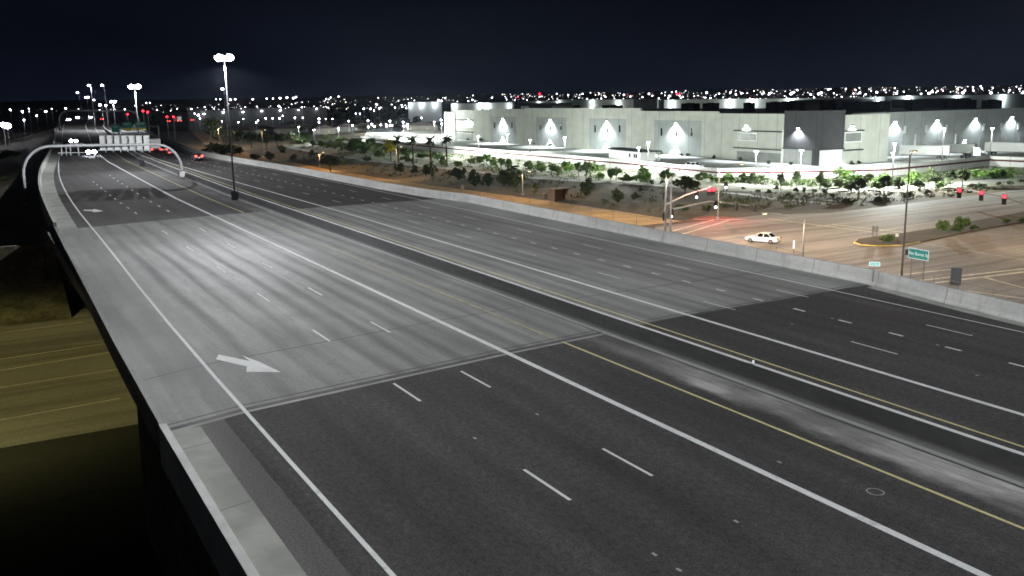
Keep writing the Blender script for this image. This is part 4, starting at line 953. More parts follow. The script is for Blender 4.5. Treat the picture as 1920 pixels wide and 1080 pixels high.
PI_ = dep(612, 198.5, 840); PJ = dep(352, 206, 720)
rear('long low far building with a row of seven blazing wall lamps', PJ, PI_, PJ.z-.6, M['house_b'], ((0, .3, 0), (.3, .65, .4), (.65, 1, 0)), ((382, 213), (418, 210), (455, 209.5), (490, 207.5), (525, 206.5), (559, 205.5), (593, 203.5)), depth=40, pw=500)
# ---- white screen wall with maroon band
def seg_wall(label, P, H, name):
    t = thing(name, label, 'wall', P[0])
    def layer(nm, z0, z1, w, m_):
        mb = MB(); L = []; R = []
        for i, p in enumerate(P):
            d = P[min(i+1, len(P)-1)]-P[max(i-1, 0)]; d.z = 0; d.normalize(); n_ = Vector((-d.y, d.x, 0))*w/2; q = p-P[0]
            L.append(q+n_); R.append(q-n_)
        n = len(P); vs = [(v.x, v.y, z0) for v in L]+[(v.x, v.y, z0) for v in R]+[(v.x, v.y, z1) for v in L]+[(v.x, v.y, z1) for v in R]; fs = []
        for i in range(n-1): fs += [(i, i+1, 2*n+i+1, 2*n+i), (n+i+1, n+i, 3*n+i, 3*n+i+1), (2*n+i, 2*n+i+1, 3*n+i+1, 3*n+i)]
        fs += [(0, 2*n, 3*n, n), (n-1, 2*n-1, 4*n-1, 3*n-1)]
        mb.add(vs, fs).build(nm, m_, t)
    layer('lower_wall', -.2, H*.52, .3, M['screen']); layer('maroon_band', H*.52, H*.7, .22, M['band']); layer('upper_wall', H*.7, H, .3, M['screen'])
    return t
BW = [at(*q) for q in BOT]
seg_wall('long white screen wall with a maroon band around the warehouse yard', BW, 2.7, 'screen_wall')
# ---- guard house
g = at(1172, 303.5); g2_ = at(1114, 296.5); d_ = g2_-g; rz = math.atan2(d_.y, d_.x)
gh = thing('guard_house', 'small white guard house with a dark flat roof in front of the third grey bay', 'guard house', at(1204, 303.5), rz)
Wg = (at(1114, 296.5)-at(1204, 303.5)).length
MB().box(2.0, -6, 0, Wg*.72, -.5, 3.0).build('wall', M['white'], gh); MB().box(Wg*.76, -5, 0, Wg*.97, -1, 2.9).build('booth', M['white'], gh)
MB().box(-.5, -7, 3.02, Wg+.6, .4, 3.35).build('roof', M['roof'], gh)
for x in (-.1, .9): MB().box(x, -6.5, 0, x+.25, -6.2, 3.0).build('roof_post', M['white'], gh)
for x in (4.2, 5.6, 9): MB().box(x, -.498, 1.0, x+1.0, -.46, 2.2).build('window', M['glass'], gh)
MB().box(Wg*.72+.05, -3, 0, Wg*.76-.05, -2.9, 2.6).build('gate_screen', M['wall_mid'], gh)
# ---- yard lamp posts
def lamp_post(x, yb, yt, power, label, heads=1, group='lamp posts of the warehouse yard', col=(.93, 1, .93)):
    b = at(x, yb); H = max(4, zat(b, yt)-b.z); t = thing('lamp_post', label, 'lamp post', b, R_(rnd.uniform(-30, 30)), group)
    MB().tube([(0, 0, 0), (0, 0, H)], [.12, .08], 8).build('pole', M['pole_grey'], t, smooth=True); MB().tube([(0, 0, 0), (0, 0, .5)], .25, 10).build('base', M['gutter'], t)
    for k in range(heads):
        xo = 0 if heads == 1 else (-.6+1.2*k)
        o = MB().box(xo-.45, -.25, H, xo+.45, .25, H+.18).build('luminaire', M['dark_grey'], t); MB().box(xo-.42, -.22, H-.22, xo+.42, .22, H-.01).build('lamp_lens', M['lens'], o)
    if power: light('post_light', 'POINT', (0, 0, H-.45), power*.42, col, t, .2, batwing=6)
    return t
for a in ((562, 270, 238, 7000, 'lit post standing furthest left in the shrubs'), (590, 272, 243, 2500, 'second lit post from the left, with a thin head'), (636, 268, 240, 9000, 'third lit post from the left, by the start of the white wall'),
          (725, 250, 233, 90000, 'left post in the overexposed parking area'), (765, 262, 232, 150000, 'middle post in the overexposed parking area'), (815, 254, 228, 80000, 'right post in the overexposed parking area, beside the end pier'),
          (850, 291, 249, 16000, 'post in front of the end pier of the warehouse'), (898, 295.5, 255, 22000, 'post left of the first grey bay'), (952, 301, 251, 22000, 'post right of the first grey bay'), (994, 286, 262, 12000, 'short post between the first and second grey bays'),
          (1059, 311, 257, 20000, 'post right of the second grey bay'), (1197, 325, 276, 20000, 'post at the right end of the guard house'), (1215, 327, 266, 20000, 'tall post just right of the guard house'), (1416, 341, 283, 14000, 'post in front of the glazed office bay'),
          (1500, 340, 281, 9000, 'post in front of the charcoal tower'), (1672, 349, 268, 75000, 'tall post at the truck yard corner, in the landscape strip'), (1672, 313, 290, 4000, 'short post behind the tall one at the truck yard corner')):
    lamp_post(*a[:4], a[4])
for x, yb, pw, s in ((1855, 303, 14000, 'post inside the truck yard at the corner of the white wall'), (1765, 312, 9000, 'post inside the truck yard beside the grey trailer')):
    b = at(x, yb); t = lamp_post(x, yb, 240, pw, s)
# ---- trailers, tractor, parked cars
def trailer(label, p0, p1, group='white box trailers in the truck yard', H=4.05, m_=M['white']):
    d = p1-p0; d.z = 0; L = min(16.2, max(8, d.length)); t = thing('box_trailer', label, 'trailer', p0, math.atan2(d.y, d.x), group)
    MB().box(0, -1.3, 1.2, L, 1.3, H).build('box_body', m_, t); MB().box(.4, -.5, .95, L-.3, .5, 1.19).build('chassis', M['black'], t)
    MB().box(-.04, -1.2, 1.3, -.003, 1.2, H-.1).build('rear_door', M['sign_back'], t); MB().box(0, -1.1, .5, .12, 1.1, .7).build('bumper', M['steel'], t)
    for x in (1.6, 2.9):
        for s in (-1, 1):
            o = MB().tube([(x, s*.75, .52), (x, s*1.28, .52)], .52, 14).build('wheel', M['rubber'], t); MB().tube([(x, s*1.27, .52), (x, s*1.3, .52)], .3, 10).build('rim', M['steel'], o)
    for s in (-1, 1): MB().box(L-3.2, s*.9-.08, .1, L-3.0, s*.9+.08, 1.0).build('landing_leg', M['steel'], t)
    return t
trailer('white box trailer nearest the yard corner, side on', at(1779, 298), at(1686, 296.5))
trailer('pale box trailer parked behind the nearest one, further right', at(1828, 294), at(1737, 291.5), H=4.1, m_=M['wall_mid'])
trailer('bright white box trailer at the right edge of the picture', at(1846, 290), at(1945, 292))
p = at(1822, 297); t = thing('tractor_unit', 'dark truck tractor standing between the grey trailer and the right one', 'truck', p, math.atan2(at(1850, 297).y-p.y, at(1850, 297).x-p.x))
MB().prism([(0, .9), (2.1, .9), (2.1, 2.6), (1.7, 3.3), (.1, 3.6), (0, 3.6)], -1.15, 1.15).build('cab', M['white'], t); MB().prism([(2.15, .8), (3.7, .7), (3.8, 1.5), (2.15, 1.95)], -.95, .95).build('bonnet', M['car_dark'], t)
MB().box(-3.2, -.45, .75, 2.0, .45, 1.0).build('chassis', M['black'], t); MB().add([(2.09, -1.05, 2.0), (2.12, 1.05, 2.0), (1.76, 1.0, 3.2), (1.74, -1.0, 3.2)], [(0, 1, 2, 3)]).build('windscreen', M['glass'], t)
for x in (-2.6, -1.3, 2.9):
    for s in (-1, 1): MB().tube([(x, s*.75, .5), (x, s*1.15, .5)], .5, 14).build('wheel', M['rubber'], t)
p = at(1299, 318); q = at(1322, 319.5)
car('pickup', 'white pickup truck parked inside the yard, just above the maroon band', 'car', at(1300, 318.5)+Vector((3.5, 3.5, 0)), math.atan2(q.y-p.y, q.x-p.x), M['car_white'], 5.6, 1.95, 1.85, suv=True)
for x, y, s in ((757, 246.5, 'leftmost dark car on the overexposed parking area'), (781, 245.5, 'second dark car on the overexposed parking area'), (797, 241, 'third car, furthest back on the overexposed parking area'), (817, 242, 'rightmost car on the overexposed parking area')):
    car('car', s, 'car', at(x, y), rnd.uniform(0, 3), M['car_grey'], suv=True, Hh=1.7, group='cars on the bright parking area')
# ================================================================== VEGETATION
def leaf_cloud(mb, rg, c, rad, n, size, clumps, flat=1.0):
    cs = []
    for _ in range(clumps):
        while True:
            v = Vector((rg.uniform(-1, 1), rg.uniform(-1, 1), rg.uniform(-1, 1)))
            if v.length < 1: break
        cs.append((Vector((v.x*rad[0]*.72, v.y*rad[1]*.72, v.z*rad[2]*.72)), rg.uniform(.28, .5)))
    for i in range(n):
        cc, cr_ = cs[i % clumps]
        p = Vector((rg.gauss(0, 1), rg.gauss(0, 1), rg.gauss(0, 1))); p = p/max(.3, p.length)*rg.uniform(.3, 1)
        p = cc + Vector((p.x*rad[0]*cr_, p.y*rad[1]*cr_, p.z*rad[2]*cr_)) + Vector(c)
        if p.z < .02: p.z = rg.uniform(.02, .2)
        a = Vector((rg.gauss(0, 1), rg.gauss(0, 1), rg.gauss(0, .7))).normalized(); b = a.cross(Vector((rg.gauss(0, 1), rg.gauss(0, 1), rg.gauss(0, 1)))).normalized(); s = size*rg.uniform(.6, 1.4)
        mb.add([p-a*s, p-b*s*.5, p+a*s, p+b*s*.5], [(0, 1, 2, 3)])
def shrub_mesh(seed, n=620, hh=.5, cl=13):
    rg = random.Random(seed); mb = MB(); leaf_cloud(mb, rg, (0, 0, hh), (.5, .5, hh), n, .075, cl); return mb
def tree_meshes(seed, n=760):
    rg = random.Random(seed); cr_ = MB(); leaf_cloud(cr_, rg, (0, 0, .66), (.42, .42, .34), n, .06, 13)
    tk = MB(); tk.tube([(0, 0, 0), (.01, .01, .25), (0, .02, .45), (0, 0, .7)], [.032, .024, .018, .008], 7)
    for k in range(6):
        a = k*1.05+rg.random()*.5; tk.tube([(0, 0, .26+.05*k), (math.cos(a)*.14, math.sin(a)*.14, .45+.05*k), (math.cos(a)*.26, math.sin(a)*.26, .6+.05*k)], [.014, .009, .004], 5)
    return cr_, tk
SHR = [shrub_mesh(i).v and shrub_mesh(i) for i in range(5)]
SHM = {}
def shrub_data(i, mk_):
    if (i, mk_) not in SHM: SHM[i, mk_] = SHR[i].mesh('shrub', M[mk_])
    return SHM[i, mk_]
TRE = [tree_meshes(50+i) for i in range(4)]; TRM = {}
def tree_data(i, mk_):
    if (i, mk_) not in TRM: TRM[i, mk_] = (TRE[i][0].mesh('crown', M[mk_]), TRE[i][1].mesh('trunk', M['trunk']))
    return TRM[i, mk_]
def shrub(x, y, h, w, mk_, label, group=None, z=GZ, boost=1.35):
    p = at(x, y, z); d = px(p)[2]; H = h*d/FPX*(1.25 if boost > 1.4 else 1.38); W = w*d/FPX*boost
    o = bpy.data.objects.new('shrub', shrub_data(rnd.randrange(5), mk_)); sc.collection.objects.link(o)
    o.location = p; o.rotation_euler = (0, 0, rnd.uniform(0, 6.28)); o.scale = (W, W, H)
    return tag(o, label, 'shrub', group)
def tree(x, y, h, w, mk_, label, group=None, name='tree'):
    p = at(x, y); d = px(p)[2]; H = h*d/FPX; W = w*d/FPX*1.35; H *= 1.06
    t = thing(name, label, 'tree', p, rnd.uniform(0, 6.28), group); cm, tm = tree_data(rnd.randrange(4), mk_)
    for nm, me, s in (('trunk', tm, (max(.6, H*.22), max(.6, H*.22), H)), ('crown', cm, (W, W, H))):
        o = bpy.data.objects.new(nm, me); sc.collection.objects.link(o); o.parent = t; o.scale = s
        if nm == 'trunk': o.scale = (W, W, H)
    return t
# palms
def palm(x, y, yt, label):
    b = at(x, y); H = zat(b, yt)-b.z-1.2; rg = random.Random(int(x)); t = thing('palm_tree', label, 'palm tree', b, 0, 'date palms in a row')
    MB().tube([(0, 0, 0), (.04, 0, H*.3), (0, .05, H*.7), (0, 0, H)], [.34, .27, .25, .33], 10).build('trunk', M['trunk'], t, smooth=True)
    mb = MB()
    for k in range(34):
        a = 2*math.pi*k/34*5.2+rg.uniform(-.2, .2); el = rg.choice((1.1, .75, .45, .1, -.35)) + rg.uniform(-.12, .12); Lf = rg.uniform(2.0, 2.9)
        q = Vector((0, 0, H)); prev = None
        for i in range(9):
            u = i/8; e_ = el-u*1.15; q = q+Vector((math.cos(a)*math.cos(e_), math.sin(a)*math.cos(e_), math.sin(e_)))*Lf/8
            if prev is not None:
                sd = Vector((-math.sin(a), math.cos(a), 0)); wl = .42*math.sin(math.pi*min(1, u+.12))+.05
                for s in (-1, 1):
                    mb.quad(prev, q, q+sd*s*wl*.75+Vector((0, 0, -.2)), prev+sd*s*wl+Vector((0, 0, -.16)))
            prev = q.copy()
    mb.build('fronds', M['palm'], t); MB().ball((0, 0, H-.1), .5, .9, 9, 6).build('crown_base', M['trunk'], t)
palm(747, 306, 256, 'first date palm from the left, beside the yellow tree'); palm(775, 308, 255, 'slimmer second palm, between the yellow tree and the third palm')
palm(808, 315, 255, 'third palm, with the widest crown, before the white wall'); palm(838, 313, 254, 'fourth palm, just in front of the end pier of the warehouse')
tree(733, 303, 42, 30, 'leaf_yellow', 'tree with lamp yellow painted into its leaves, touching the first palm')
# front dirt strip: dark shrubs
for x, y, h, w, s in ((747, 326, 18, 18, 'under the first palm'), (777, 327, 14, 14, 'under the second palm'), (806, 332, 22, 25, 'round and dense below the third palm'), (853, 337, 17, 19, 'right of the round one below the palms'),
                      (862, 338, 20, 24, 'beside the small dark utility post'), (892, 350, 28, 26, 'left neighbour of the widest dark shrub'), (918, 350, 22, 20, 'between two dark shrubs under the sidewalk'), (957, 353, 32, 46, 'widest of the dark shrubs below the sidewalk'),
                      (1005, 356, 10, 10, 'small, between the thin grey pole and the shelter'), (1102, 368, 27, 31, 'big and round, right of the bus shelter'), (1160, 379, 20, 25, 'low, near the barrier left of the grey signal poles'), (1192, 377, 12, 16, 'small, just left of the grey signal poles'),
                      (1202, 362, 9, 9, 'tiny, above the one left of the signal poles'), (1281, 395, 9, 30, 'flat, right of the grey signal poles'), (1324, 395, 10, 20, 'flat, left of the pole under the red signal')):
    shrub(x, y, h, w, 'leaf_dark', 'dark shrub on the bare dirt, '+s)
tree(620, 322, 28, 36, 'leaf_dark', 'open dark desert tree on the dirt by the barrier, left of the palms'); tree(1285, 371, 40, 54, 'leaf_dark', 'big dark tree mass right behind the grey signal poles')
tree(1250, 349, 32, 30, 'leaf_bright', 'fresh green tree with a bare trunk behind the left signal pole')
for x, y, h, w, s in ((395, 288, 15, 30, 'leftmost, by the end of the dirt track'), (420, 291, 19, 42, 'wide, left of the tall median lamp'), (443, 291, 14, 26, 'right behind the tall median lamp'), (480, 299, 9, 22, 'low, second right of the tall median lamp'), (505, 301, 13, 22, 'right of the bare pole'),
                      (530, 288, 10, 13, 'small and round above the dirt track'), (552, 303, 11, 15, 'by the barrier near the orange dirt'), (587, 297, 12, 13, 'above the orange dirt'), (642, 310, 7, 9, 'tiny, right of the open tree'), (527, 281, 7, 12, 'tiny, behind the round one')):
    shrub(x, y, h, w, 'leaf_dark', 'dark bush along the far right barrier, '+s)
for x, y, h, w, s in ((396, 268, 46, 32, 'tallest and leftmost, beside the pale dirt track'), (416, 272, 34, 30, 'left of the tall lamp pole'), (450, 276, 32, 30, 'right of the tall lamp pole'), (472, 278, 30, 28, 'left of the bare pole'), (500, 281, 30, 30, 'right of the bare pole'), (520, 276, 26, 26, 'rightmost of the dark row'), (545, 270, 20, 22, 'small one before the lit posts')):
    tree(x, y, h, w, 'leaf_dark', 'dark tree in the unlit row, '+s)
tree(586, 281, 18, 10, 'leaf_dark', 'small round-headed dark tree beside the second lit post')
# bright landscape near the wall, left part
k = 0
for x, y, h, w in ((600, 275, 9, 22), (628, 280, 14, 26), (652, 284, 18, 28), (673, 288, 22, 30), (695, 292, 20, 28), (712, 297, 16, 22), (640, 268, 9, 20), (668, 272, 12, 24), (700, 278, 16, 26), (560, 270, 10, 30), (610, 262, 8, 22), (545, 264, 9, 26), (575, 259, 7, 22), (690, 303, 9, 14), (762, 306, 12, 18), (820, 300, 12, 26), (790, 298, 10, 22)):
    shrub(x, y, h, w, 'leaf_grey' if k % 3 else 'leaf', 'grey green shrub in the lit landscape left of the palms', 'lit shrubs left of the palms', boost=1.6); k += 1
tree(761, 303, 26, 22, 'leaf', 'bushy green tree between the first two palms'); tree(830, 309, 16, 13, 'leaf_dark', 'small dark tree between the last two palms')
# trees and shrubs along the screen wall, centre
LT = 'small tree below the white wall, '
for x, y, h, w, mk_, s in ((900, 314, 22, 18, 'leaf', 'left of the first grey bay'), (913, 312, 24, 18, 'leaf_bright', 'second, lit fresh green'), (940, 318, 22, 15, 'leaf', 'below the first grey bay'), (953, 327, 30, 13, 'leaf_grey', 'slim with a bare trunk'), (992, 326, 24, 19, 'leaf', 'left of the second grey bay'),
                           (1035, 329, 22, 17, 'leaf', 'below the second grey bay'), (1085, 333, 30, 19, 'leaf', 'tallest, left of the guard house'), (1099, 336, 34, 19, 'leaf_grey', 'slim, left of the guard house'), (1144, 346, 30, 16, 'leaf', 'below the guard house'), (1155, 338, 24, 20, 'leaf_grey', 'pale, below the guard house'),
                           (1464, 356, 32, 17, 'leaf', 'with a thin trunk below the glazed office bay'), (1492, 345, 24, 20, 'leaf_grey', 'round headed, below the tower'), (1537, 356, 34, 18, 'leaf_grey', 'grey and slim right of the tower')):
    tree(x, y, h, w, mk_, LT+s)
k = 0
for x, y, h, w in ((829, 309, 10, 14), (861, 314, 12, 12), (885, 310, 13, 15), (926, 313, 16, 14), (1015, 325, 19, 15), (1050, 329, 18, 15), (1066, 323, 20, 22), (1112, 322, 16, 18), (1125, 321, 12, 19), (1125, 337, 10, 14), (1167, 341, 8, 11), (1181, 343, 16, 17), (1202, 343, 26, 26), (1212, 338, 14, 16), (1320, 342, 16, 28), (1361, 341, 14, 22), (1395, 341, 14, 16), (1412, 342, 15, 24), (1429, 342, 12, 20), (1340, 343, 10, 16), (1552, 355, 18, 20)):
    shrub(x, y, h, w, ('leaf_bright', 'leaf', 'leaf_grey')[k % 3], 'lit green shrub at the foot of the white screen wall', 'lit shrubs along the white wall', boost=1.6); k += 1
k = 0
for x, y, h, w in ((1223, 346, 8, 9), (1242, 346, 7, 9), (1440, 363, 6, 11), (1421, 361, 5, 10), (1455, 356, 6, 9), (1492, 362, 8, 9), (1507, 362, 10, 7), (1528, 363, 8, 9), (1547, 363, 8, 12), (1475, 369, 6, 10), (1515, 373, 6, 11), (1560, 371, 8, 12), (1395, 356, 5, 8)):
    shrub(x, y, h, w, 'leaf_dark', 'tiny dark bush in the gravel below the white wall', 'tiny bushes in the gravel')
# right landscape
for x, y, h, w, mk_, s in ((1609, 372, 38, 32, 'leaf_dark', 'big dark tree left of the tall yard corner post, near the street'), (1657, 367, 38, 22, 'leaf_dark', 'dark tree just left of the tall yard corner post'), (1627, 350, 26, 24, 'leaf_grey', 'grey tree between the two dark ones by the street'), (1740, 346, 30, 20, 'leaf_dark', 'dark tree left of the three red signals, higher of two'),
                           (1753, 352, 24, 24, 'leaf_dark', 'wide dark tree left of the three red signals, lower of two'), (1782, 348, 28, 22, 'leaf_dark', 'dark tree just above the left red signal'), (1804, 352, 36, 28, 'leaf_dark', 'spreading dark tree with a clear trunk above the red signals')):
    tree(x, y, h, w, mk_, s)
k = 0
for x, y, h, w in ((1577, 338, 20, 38), (1571, 353, 17, 32), (1603, 348, 20, 26), (1657, 340, 14, 20), (1686, 353, 18, 24), (1708, 347, 22, 18), (1719, 341, 16, 15), (1590, 358, 14, 26), (1640, 357, 14, 24), (1672, 349, 14, 22), (1725, 354, 14, 22), (1765, 356, 12, 18)):
    shrub(x, y, h, w, ('leaf', 'leaf_grey', 'leaf_bright')[k % 3], 'green shrub in the planting strip around the tall yard corner post', 'shrubs round the yard corner post'); k += 1
for x, s in ((1838, 'left'), (1862, 'middle'), (1888, 'right')): shrub(x, 336-(x-1838)*.03, 16, 30, 'leaf_bright', 'bright lawn-green bush under the wall corner, %s of three' % s)
for x, y, h, w in ((1820, 352, 6, 12), (1845, 351, 6, 12), (1873, 348, 6, 12), (1893, 346, 6, 12), (1700, 372, 8, 16), (1650, 380, 8, 18), (1740, 366, 8, 16), (1590, 382, 9, 20), (1800, 358, 6, 14), (1915, 343, 6, 12)):
    shrub(x, y, h, w, 'leaf_dark', 'small dark bush on the slope above the wide street', 'dark bushes above the street')
for x, y, h, w, s in ((1764, 437, 21, 22, 'round one left of the pair'), (1806, 431, 22, 26, 'taller of the touching pair'), (1793, 436, 15, 19, 'lower of the touching pair'), (1827, 432, 8, 15, 'small one right of the pair'), (1660, 454, 11, 25, 'flat one on the yellow-edged tip'), (1887, 418, 7, 13, 'left of the two far right'), (1914, 417, 7, 13, 'rightmost, at the picture edge')):
    shrub(x, y, h, w, 'leaf', 'green bush on the street median, '+s, z=GZ+.14)
for x, y in ((1277, 295), (1291, 294), (1304, 293), (1339, 298), (1352, 296), (1388, 302), (1402, 301), (1428, 303), (1442, 308), (1483, 310), (1240, 291), (1210, 289), (1150, 284), (1030, 276), (1003, 273), (900, 266), (878, 264), (1597, 309), (1612, 308)):
    shrub(x, y, 6, 8, 'leaf_dark', 'tiny shrub in the bed at the foot of the warehouse wall', 'shrubs at the foot of the warehouse')
for x, y, h, w, s in ((18, 300, 14, 40, 'high on the left slope'), (60, 318, 9, 22, 'right of the arch leg'), (14, 345, 10, 30, 'left of the arch foot'), (30, 420, 10, 26, 'below the arch foot')):
    shrub(x, y, h, w, 'leaf_dark', 'dark scrub on the unlit left slope, '+s, z=-4)
# ================================================================== FAR NEIGHBOURHOOD AND CITY LIGHTS
def house(x, y, d, w, label, m_):
    p = dep(x, y, d); p.z = GZ; t = thing('house', label, 'house', p, rnd.uniform(-.4, .4)+R_(-15), 'dim houses beyond the dark trees')
    MB().box(-w/2, -5, 0, w/2, 5, 3.6).build('wall', m_, t)
    MB().prism([(-w/2-.5, 3.62), (w/2+.5, 3.62), (0, 6.2)], -5.5, 5.5).build('roof', M['tile'], t)
    for s in (-.3, .2): MB().box(w*s-.6, -5.06, 1.0, w*s+.7, -5.004, 2.2).build('window', M['win'], t)
    return t
hs = ((425, 232, 620, 14, 'left of the tall lamp pole'), (462, 236, 600, 16, 'below the third blazing wall lamp'), (497, 232, 640, 14, 'below the fourth blazing wall lamp'), (535, 234, 620, 16, 'below the fifth blazing wall lamp'), (570, 232, 650, 15, 'above the second lit post'),
      (604, 236, 610, 15, 'above the third lit post'), (640, 234, 640, 16, 'above the start of the white wall'), (675, 232, 660, 14, 'left of the bright parking area'), (560, 225, 760, 18, 'in the back row, left'), (625, 224, 770, 18, 'in the back row, middle'), (700, 226, 720, 18, 'in the back row, right'), (790, 222, 640, 24, 'pale gabled one behind the bright parking area'))
for i, (x, y, d, w, s) in enumerate(hs): house(x, y, d, w, 'dim low house with a gabled roof, '+s, M['house_a'] if i % 2 else M['house_b'])
for i in range(26):
    x = 395+i*15.3+rnd.uniform(-5, 5); d = rnd.uniform(560, 900); t_ = dep(x, 222, d); p = Vector((t_.x, t_.y, GZ))
    tr = tree(x, px(p)[1], rnd.uniform(9, 16), rnd.uniform(14, 26), 'leaf_dark', 'dark far tree among the dim houses', 'far trees among the houses')
def far_light(x, y, d, label, s=.5, m_=None, power=0, col=VIO):
    p = dep(x, y, d); H = max(1.5, p.z-GZ); t = thing('street_lamp', label, 'street lamp', (p.x, p.y, p.z-H), 0, 'small far street lamps')
    MB().tube([(0, 0, 0), (0, 0, H-.1)], .1, 6).build('pole', M['pole_grey'], t); MB().ball((0, 0, H), s, .8, 8, 5).build('lamp_lens', m_ or M['lens'], t)
    if power: light('street_light', 'POINT', (0, 0, H-.9), power, col, t, .3)
k = 0
for x, y, d, s in ((447, 229, 600, 1), (480, 230, 600, .8), (484, 226, 640, .7), (498, 222, 660, .9), (511, 222, 660, .8), (524, 222, 660, 1), (553, 221, 660, 1), (568, 221, 660, .9), (598, 223, 640, 1.2), (598, 229, 600, 1), (611, 223, 660, .7), (623, 223, 660, .9), (654, 227, 620, .8), (661, 235, 560, 1), (667, 213, 760, .8), (675, 213, 760, .6),
                   (690, 226, 620, .9), (691, 238, 540, 1), (697, 233, 560, 1), (702, 237, 540, .9), (714, 234, 560, .7), (731, 227, 600, 1), (735, 235, 560, .8), (756, 229, 600, 1.2), (757, 236, 560, .9), (790, 221, 640, .9), (827, 225, 600, 1.2), (828, 232, 560, 1), (682, 204, 800, 1.3), (695, 204, 800, 1.3), (711, 203, 800, 1.2), (701, 207, 800, .8), (456, 223, 660, .8), (416, 227, 640, .6),
                   (393, 231, 560, .5), (530, 217, 720, .8), (566, 201, 800, 1.0), (430, 226, 640, .4), (372, 216, 640, 1.6), (375, 222, 620, .9), (365, 213, 660, .7)):
    far_light(x, y, d, 'small white far lamp among the dim houses beyond the dark trees', s*.48, power=900 if k % 3 == 0 else 0); k += 1
far_light(6, 234, 420, 'glaring white lamp low at the left picture edge', 1.4, power=60000); far_light(14, 236, 440, 'second glaring lamp just right of the one at the left edge', 1.6)
for x, y, d, s, nm in ((19, 206, 700, 1.0, 'furthest left over the dark field'), (42, 209, 650, 1.0, 'second from the left over the dark field'), (54, 204, 750, .6, 'third from the left over the dark field'), (86, 209, 650, 1.1, 'above the start of the freeway barrier'), (69, 217, 560, .7, 'above the teal ground on the left'), (45, 225, 520, .7, 'low over the teal ground on the left'), (123, 203, 700, 1.0, 'left of the far high lamps'), (97, 204, 700, .5, 'faint, near the freeway barrier'),
                      (274, 193, 900, .7, 'left of a close pair above the far lanes'), (281, 193, 900, .7, 'right of a close pair above the far lanes'), (253, 198, 800, .5, 'beside the second tall lamp pole'), (234, 205, 700, .6, 'left of the second tall lamp pole')):
    far_light(x, y, d, 'white far lamp '+nm, s*.6, power=2500 if x < 60 else 0)
for x, y, d, nm in ((268, 208, 520, 'left of the red pair over the third gantry'), (277, 210, 520, 'right of the red pair over the third gantry'), (313, 219, 560, 'left of a red pair near the far white truck'), (325, 219, 560, 'right of a red pair near the far white truck'), (239, 214, 560, 'above the green signs')):
    p = dep(x, y, d); t = thing('warning_lamp', 'round red lamp '+nm, 'lamp', (p.x, p.y, GZ), 0, 'red far lamps')
    MB().tube([(0, 0, 0), (0, 0, p.z-GZ)], .1, 6).build('pole', M['pole_grey'], t); MB().ball((0, 0, p.z-GZ), .65, .8, 8, 5).build('lamp_lens', M['red'], t)
mb = MB(); rg = random.Random(23)
def cover(poly, n, smin, smax):
    P = [at(*q) for q in poly]
    for _ in range(n):
        i = rg.randrange(len(P)//2-1); u = rg.random(); v = rg.random(); m_ = len(P)
        a = P[i].lerp(P[i+1], u); b = P[m_-1-i].lerp(P[m_-2-i], u); p = a.lerp(b, v); sz = rg.uniform(smin, smax)
        for k_ in range(16):
            q = p+Vector((rg.gauss(0, .45), rg.gauss(0, .45), abs(rg.gauss(.35, .3))))*sz; e_ = Vector((rg.gauss(0, 1), rg.gauss(0, 1), rg.gauss(0, 1))).normalized()*sz*.28; f_ = Vector((rg.gauss(0, 1), rg.gauss(0, 1), rg.gauss(0, 1))).normalized()*sz*.16
            mb.add([q-e_, q-f_, q+e_, q+f_], [(0, 1, 2, 3)])
cover([(560, 282), (700, 305), (850, 321), (1000, 336), (1250, 353), (1240, 404), (1000, 368), (850, 347), (700, 327), (560, 302)], 210, .4, 1.2)
cover([(1345, 364), (1450, 371), (1570, 362), (1700, 362), (1900, 348), (1900, 354), (1780, 369), (1640, 385), (1450, 392), (1345, 390)], 190, .4, 1.2)
mb.m = 1
cover([(560, 262), (690, 268), (850, 292), (1000, 305), (1240, 327), (1240, 346), (1000, 331), (850, 316), (690, 300), (560, 278)], 330, .5, 1.4)
cover([(1350, 338), (1500, 338), (1660, 335), (1860, 318), (1990, 322), (1990, 332), (1860, 338), (1660, 350), (1500, 352), (1350, 343)], 250, .5, 1.4)
kind(mb.build('ground_cover', [M['leaf_dark'], M['leaf']]), 'stuff')
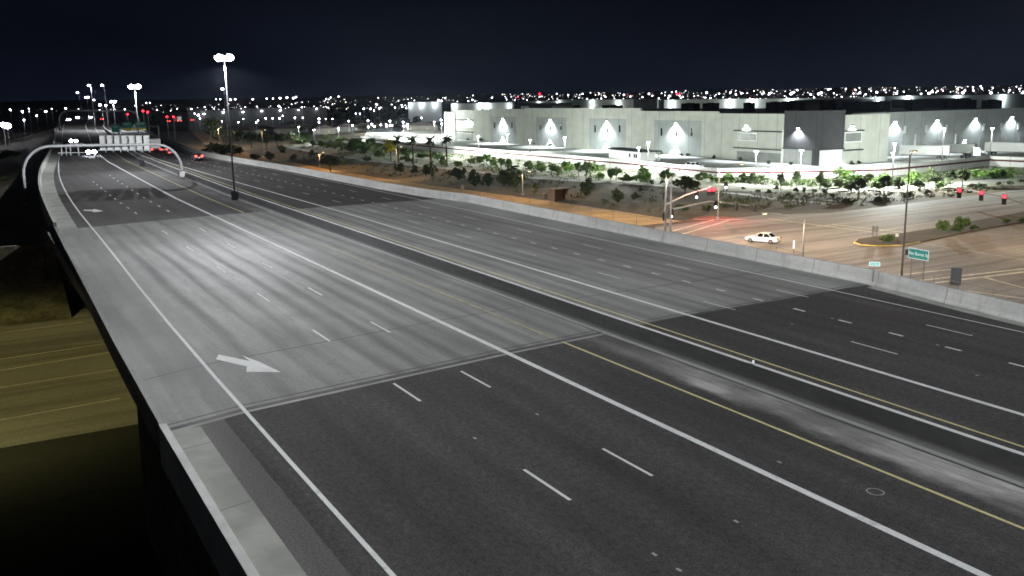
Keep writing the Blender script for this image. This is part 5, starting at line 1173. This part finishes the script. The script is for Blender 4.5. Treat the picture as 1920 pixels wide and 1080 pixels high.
# distant city: several hundred lamps over the plain, too many and too small to tell apart
rg = random.Random(11); mb = MB()
def city(x, y, d, s): mb.ball(dep(x, y, d), s*d/FPX, .8, 5, 3)
def hor(x): return 187-.017*(x-960)
for (x0, x1, n, ya, yb) in ((290, 620, 120, -4, 12), (600, 860, 150, -9, 14), (860, 1250, 230, -11, 5), (1250, 1660, 330, -12, 6), (1660, 1930, 170, -11, 3), (0, 290, 30, -2, 8)):
    for i in range(n):
        x = rg.uniform(x0, x1); u = rg.random(); y = hor(x)+ya+(yb-ya)*(u**.8); d = rg.uniform(2200, 5200) if y < hor(x)+4 else rg.uniform(1300, 2000)
        mb.m = 0 if rg.random() < .6 else (3 if rg.random() < .04 else rg.choice((1, 1, 2))); city(x, y, d, rg.choice((.16, .2, .25, .3, .4, .55, .8, 1.2)))
for x, y, s in ((405, 186, 3), (413, 186, 3), (432, 187, 5), (441, 186, 4), (474, 186, 4), (500, 185, 3.5), (512, 185, 3.5), (525, 184, 5), (538, 183, 5), (550, 184, 5), (555, 182, 4), (620, 183, 3), (523, 199, 4.5), (635, 181, 3), (822, 188, 5), (828, 189, 4), (1092, 176, 3.5), (1170, 178, 4), (1182, 181, 3), (1217, 176, 4), (1256, 180, 4), (1325, 174, 5), (1370, 173, 3.5), (1390, 175, 4), (1443, 175, 4), (1483, 176, 6), (1488, 173, 4), (1495, 169, 3.5), (1520, 177, 4.5), (1535, 176, 6), (1540, 174, 5), (1553, 168, 4), (1612, 174, 5), (1644, 173, 5), (1681, 175, 5), (1727, 176, 4), (1742, 175, 6), (1748, 172, 5), (1805, 174, 6), (1809, 170, 4), (1858, 174, 6), (1893, 169, 4.5), (1917, 175, 5)):
    mb.m = 0; city(x, y, 2100, s*.42)
for x, y in ((1273, 177), (1269, 175), (1012, 176)): mb.m = 3; city(x, y, 2600, 2.2)
kind(mb.build('distant_city_lights', [emit('bright far lamp', (.93, .9, 1), 14), emit('faint far lamp', COOL, 3.5), emit('warm far lamp', (1, .78, .55), 5), M['red']]), 'stuff')
# dark far tree lines and roofs that break up the plain
mb = MB(); rg = random.Random(5)
for i in range(900):
    x = rg.uniform(280, 1960); d = rg.uniform(900, 2400); p = dep(x, 200, d)
    mb.ball((p.x, p.y, GZ+1.5), rg.uniform(2.5, 7), rg.uniform(.6, 1.0), 6, 4)
kind(mb.build('distant_woods', M['leaf_dark']), 'stuff')
mb = MB()
for i in range(260):
    x = rg.uniform(-20, 105); y = rg.uniform(240, 330); p = at(x, y, -6.5); 
    mb.ball((p.x, p.y, -6.6), rg.uniform(.4, 1.5), .7, 6, 4)
kind(mb.build('scrub_field', M['leaf_dark']), 'stuff')
# ================================================================== NIGHT AIR: thin haze that carries the lamp glow
mb = MB(); mb.box(-9300, -900, GZ-14, 9300, 9300, 80)
hm = bpy.data.materials.new('haze'); hm.use_nodes = True; hm.node_tree.nodes.clear()
o_ = hm.node_tree.nodes.new('ShaderNodeOutputMaterial'); v_ = hm.node_tree.nodes.new('ShaderNodeVolumePrincipled')
v_.inputs['Density'].default_value = .000014; v_.inputs['Anisotropy'].default_value = .8; v_.inputs['Color'].default_value = (.62, .74, 1, 1)
hm.node_tree.links.new(v_.outputs[0], o_.inputs['Volume'])
kind(mb.build('haze', hm), 'stuff')
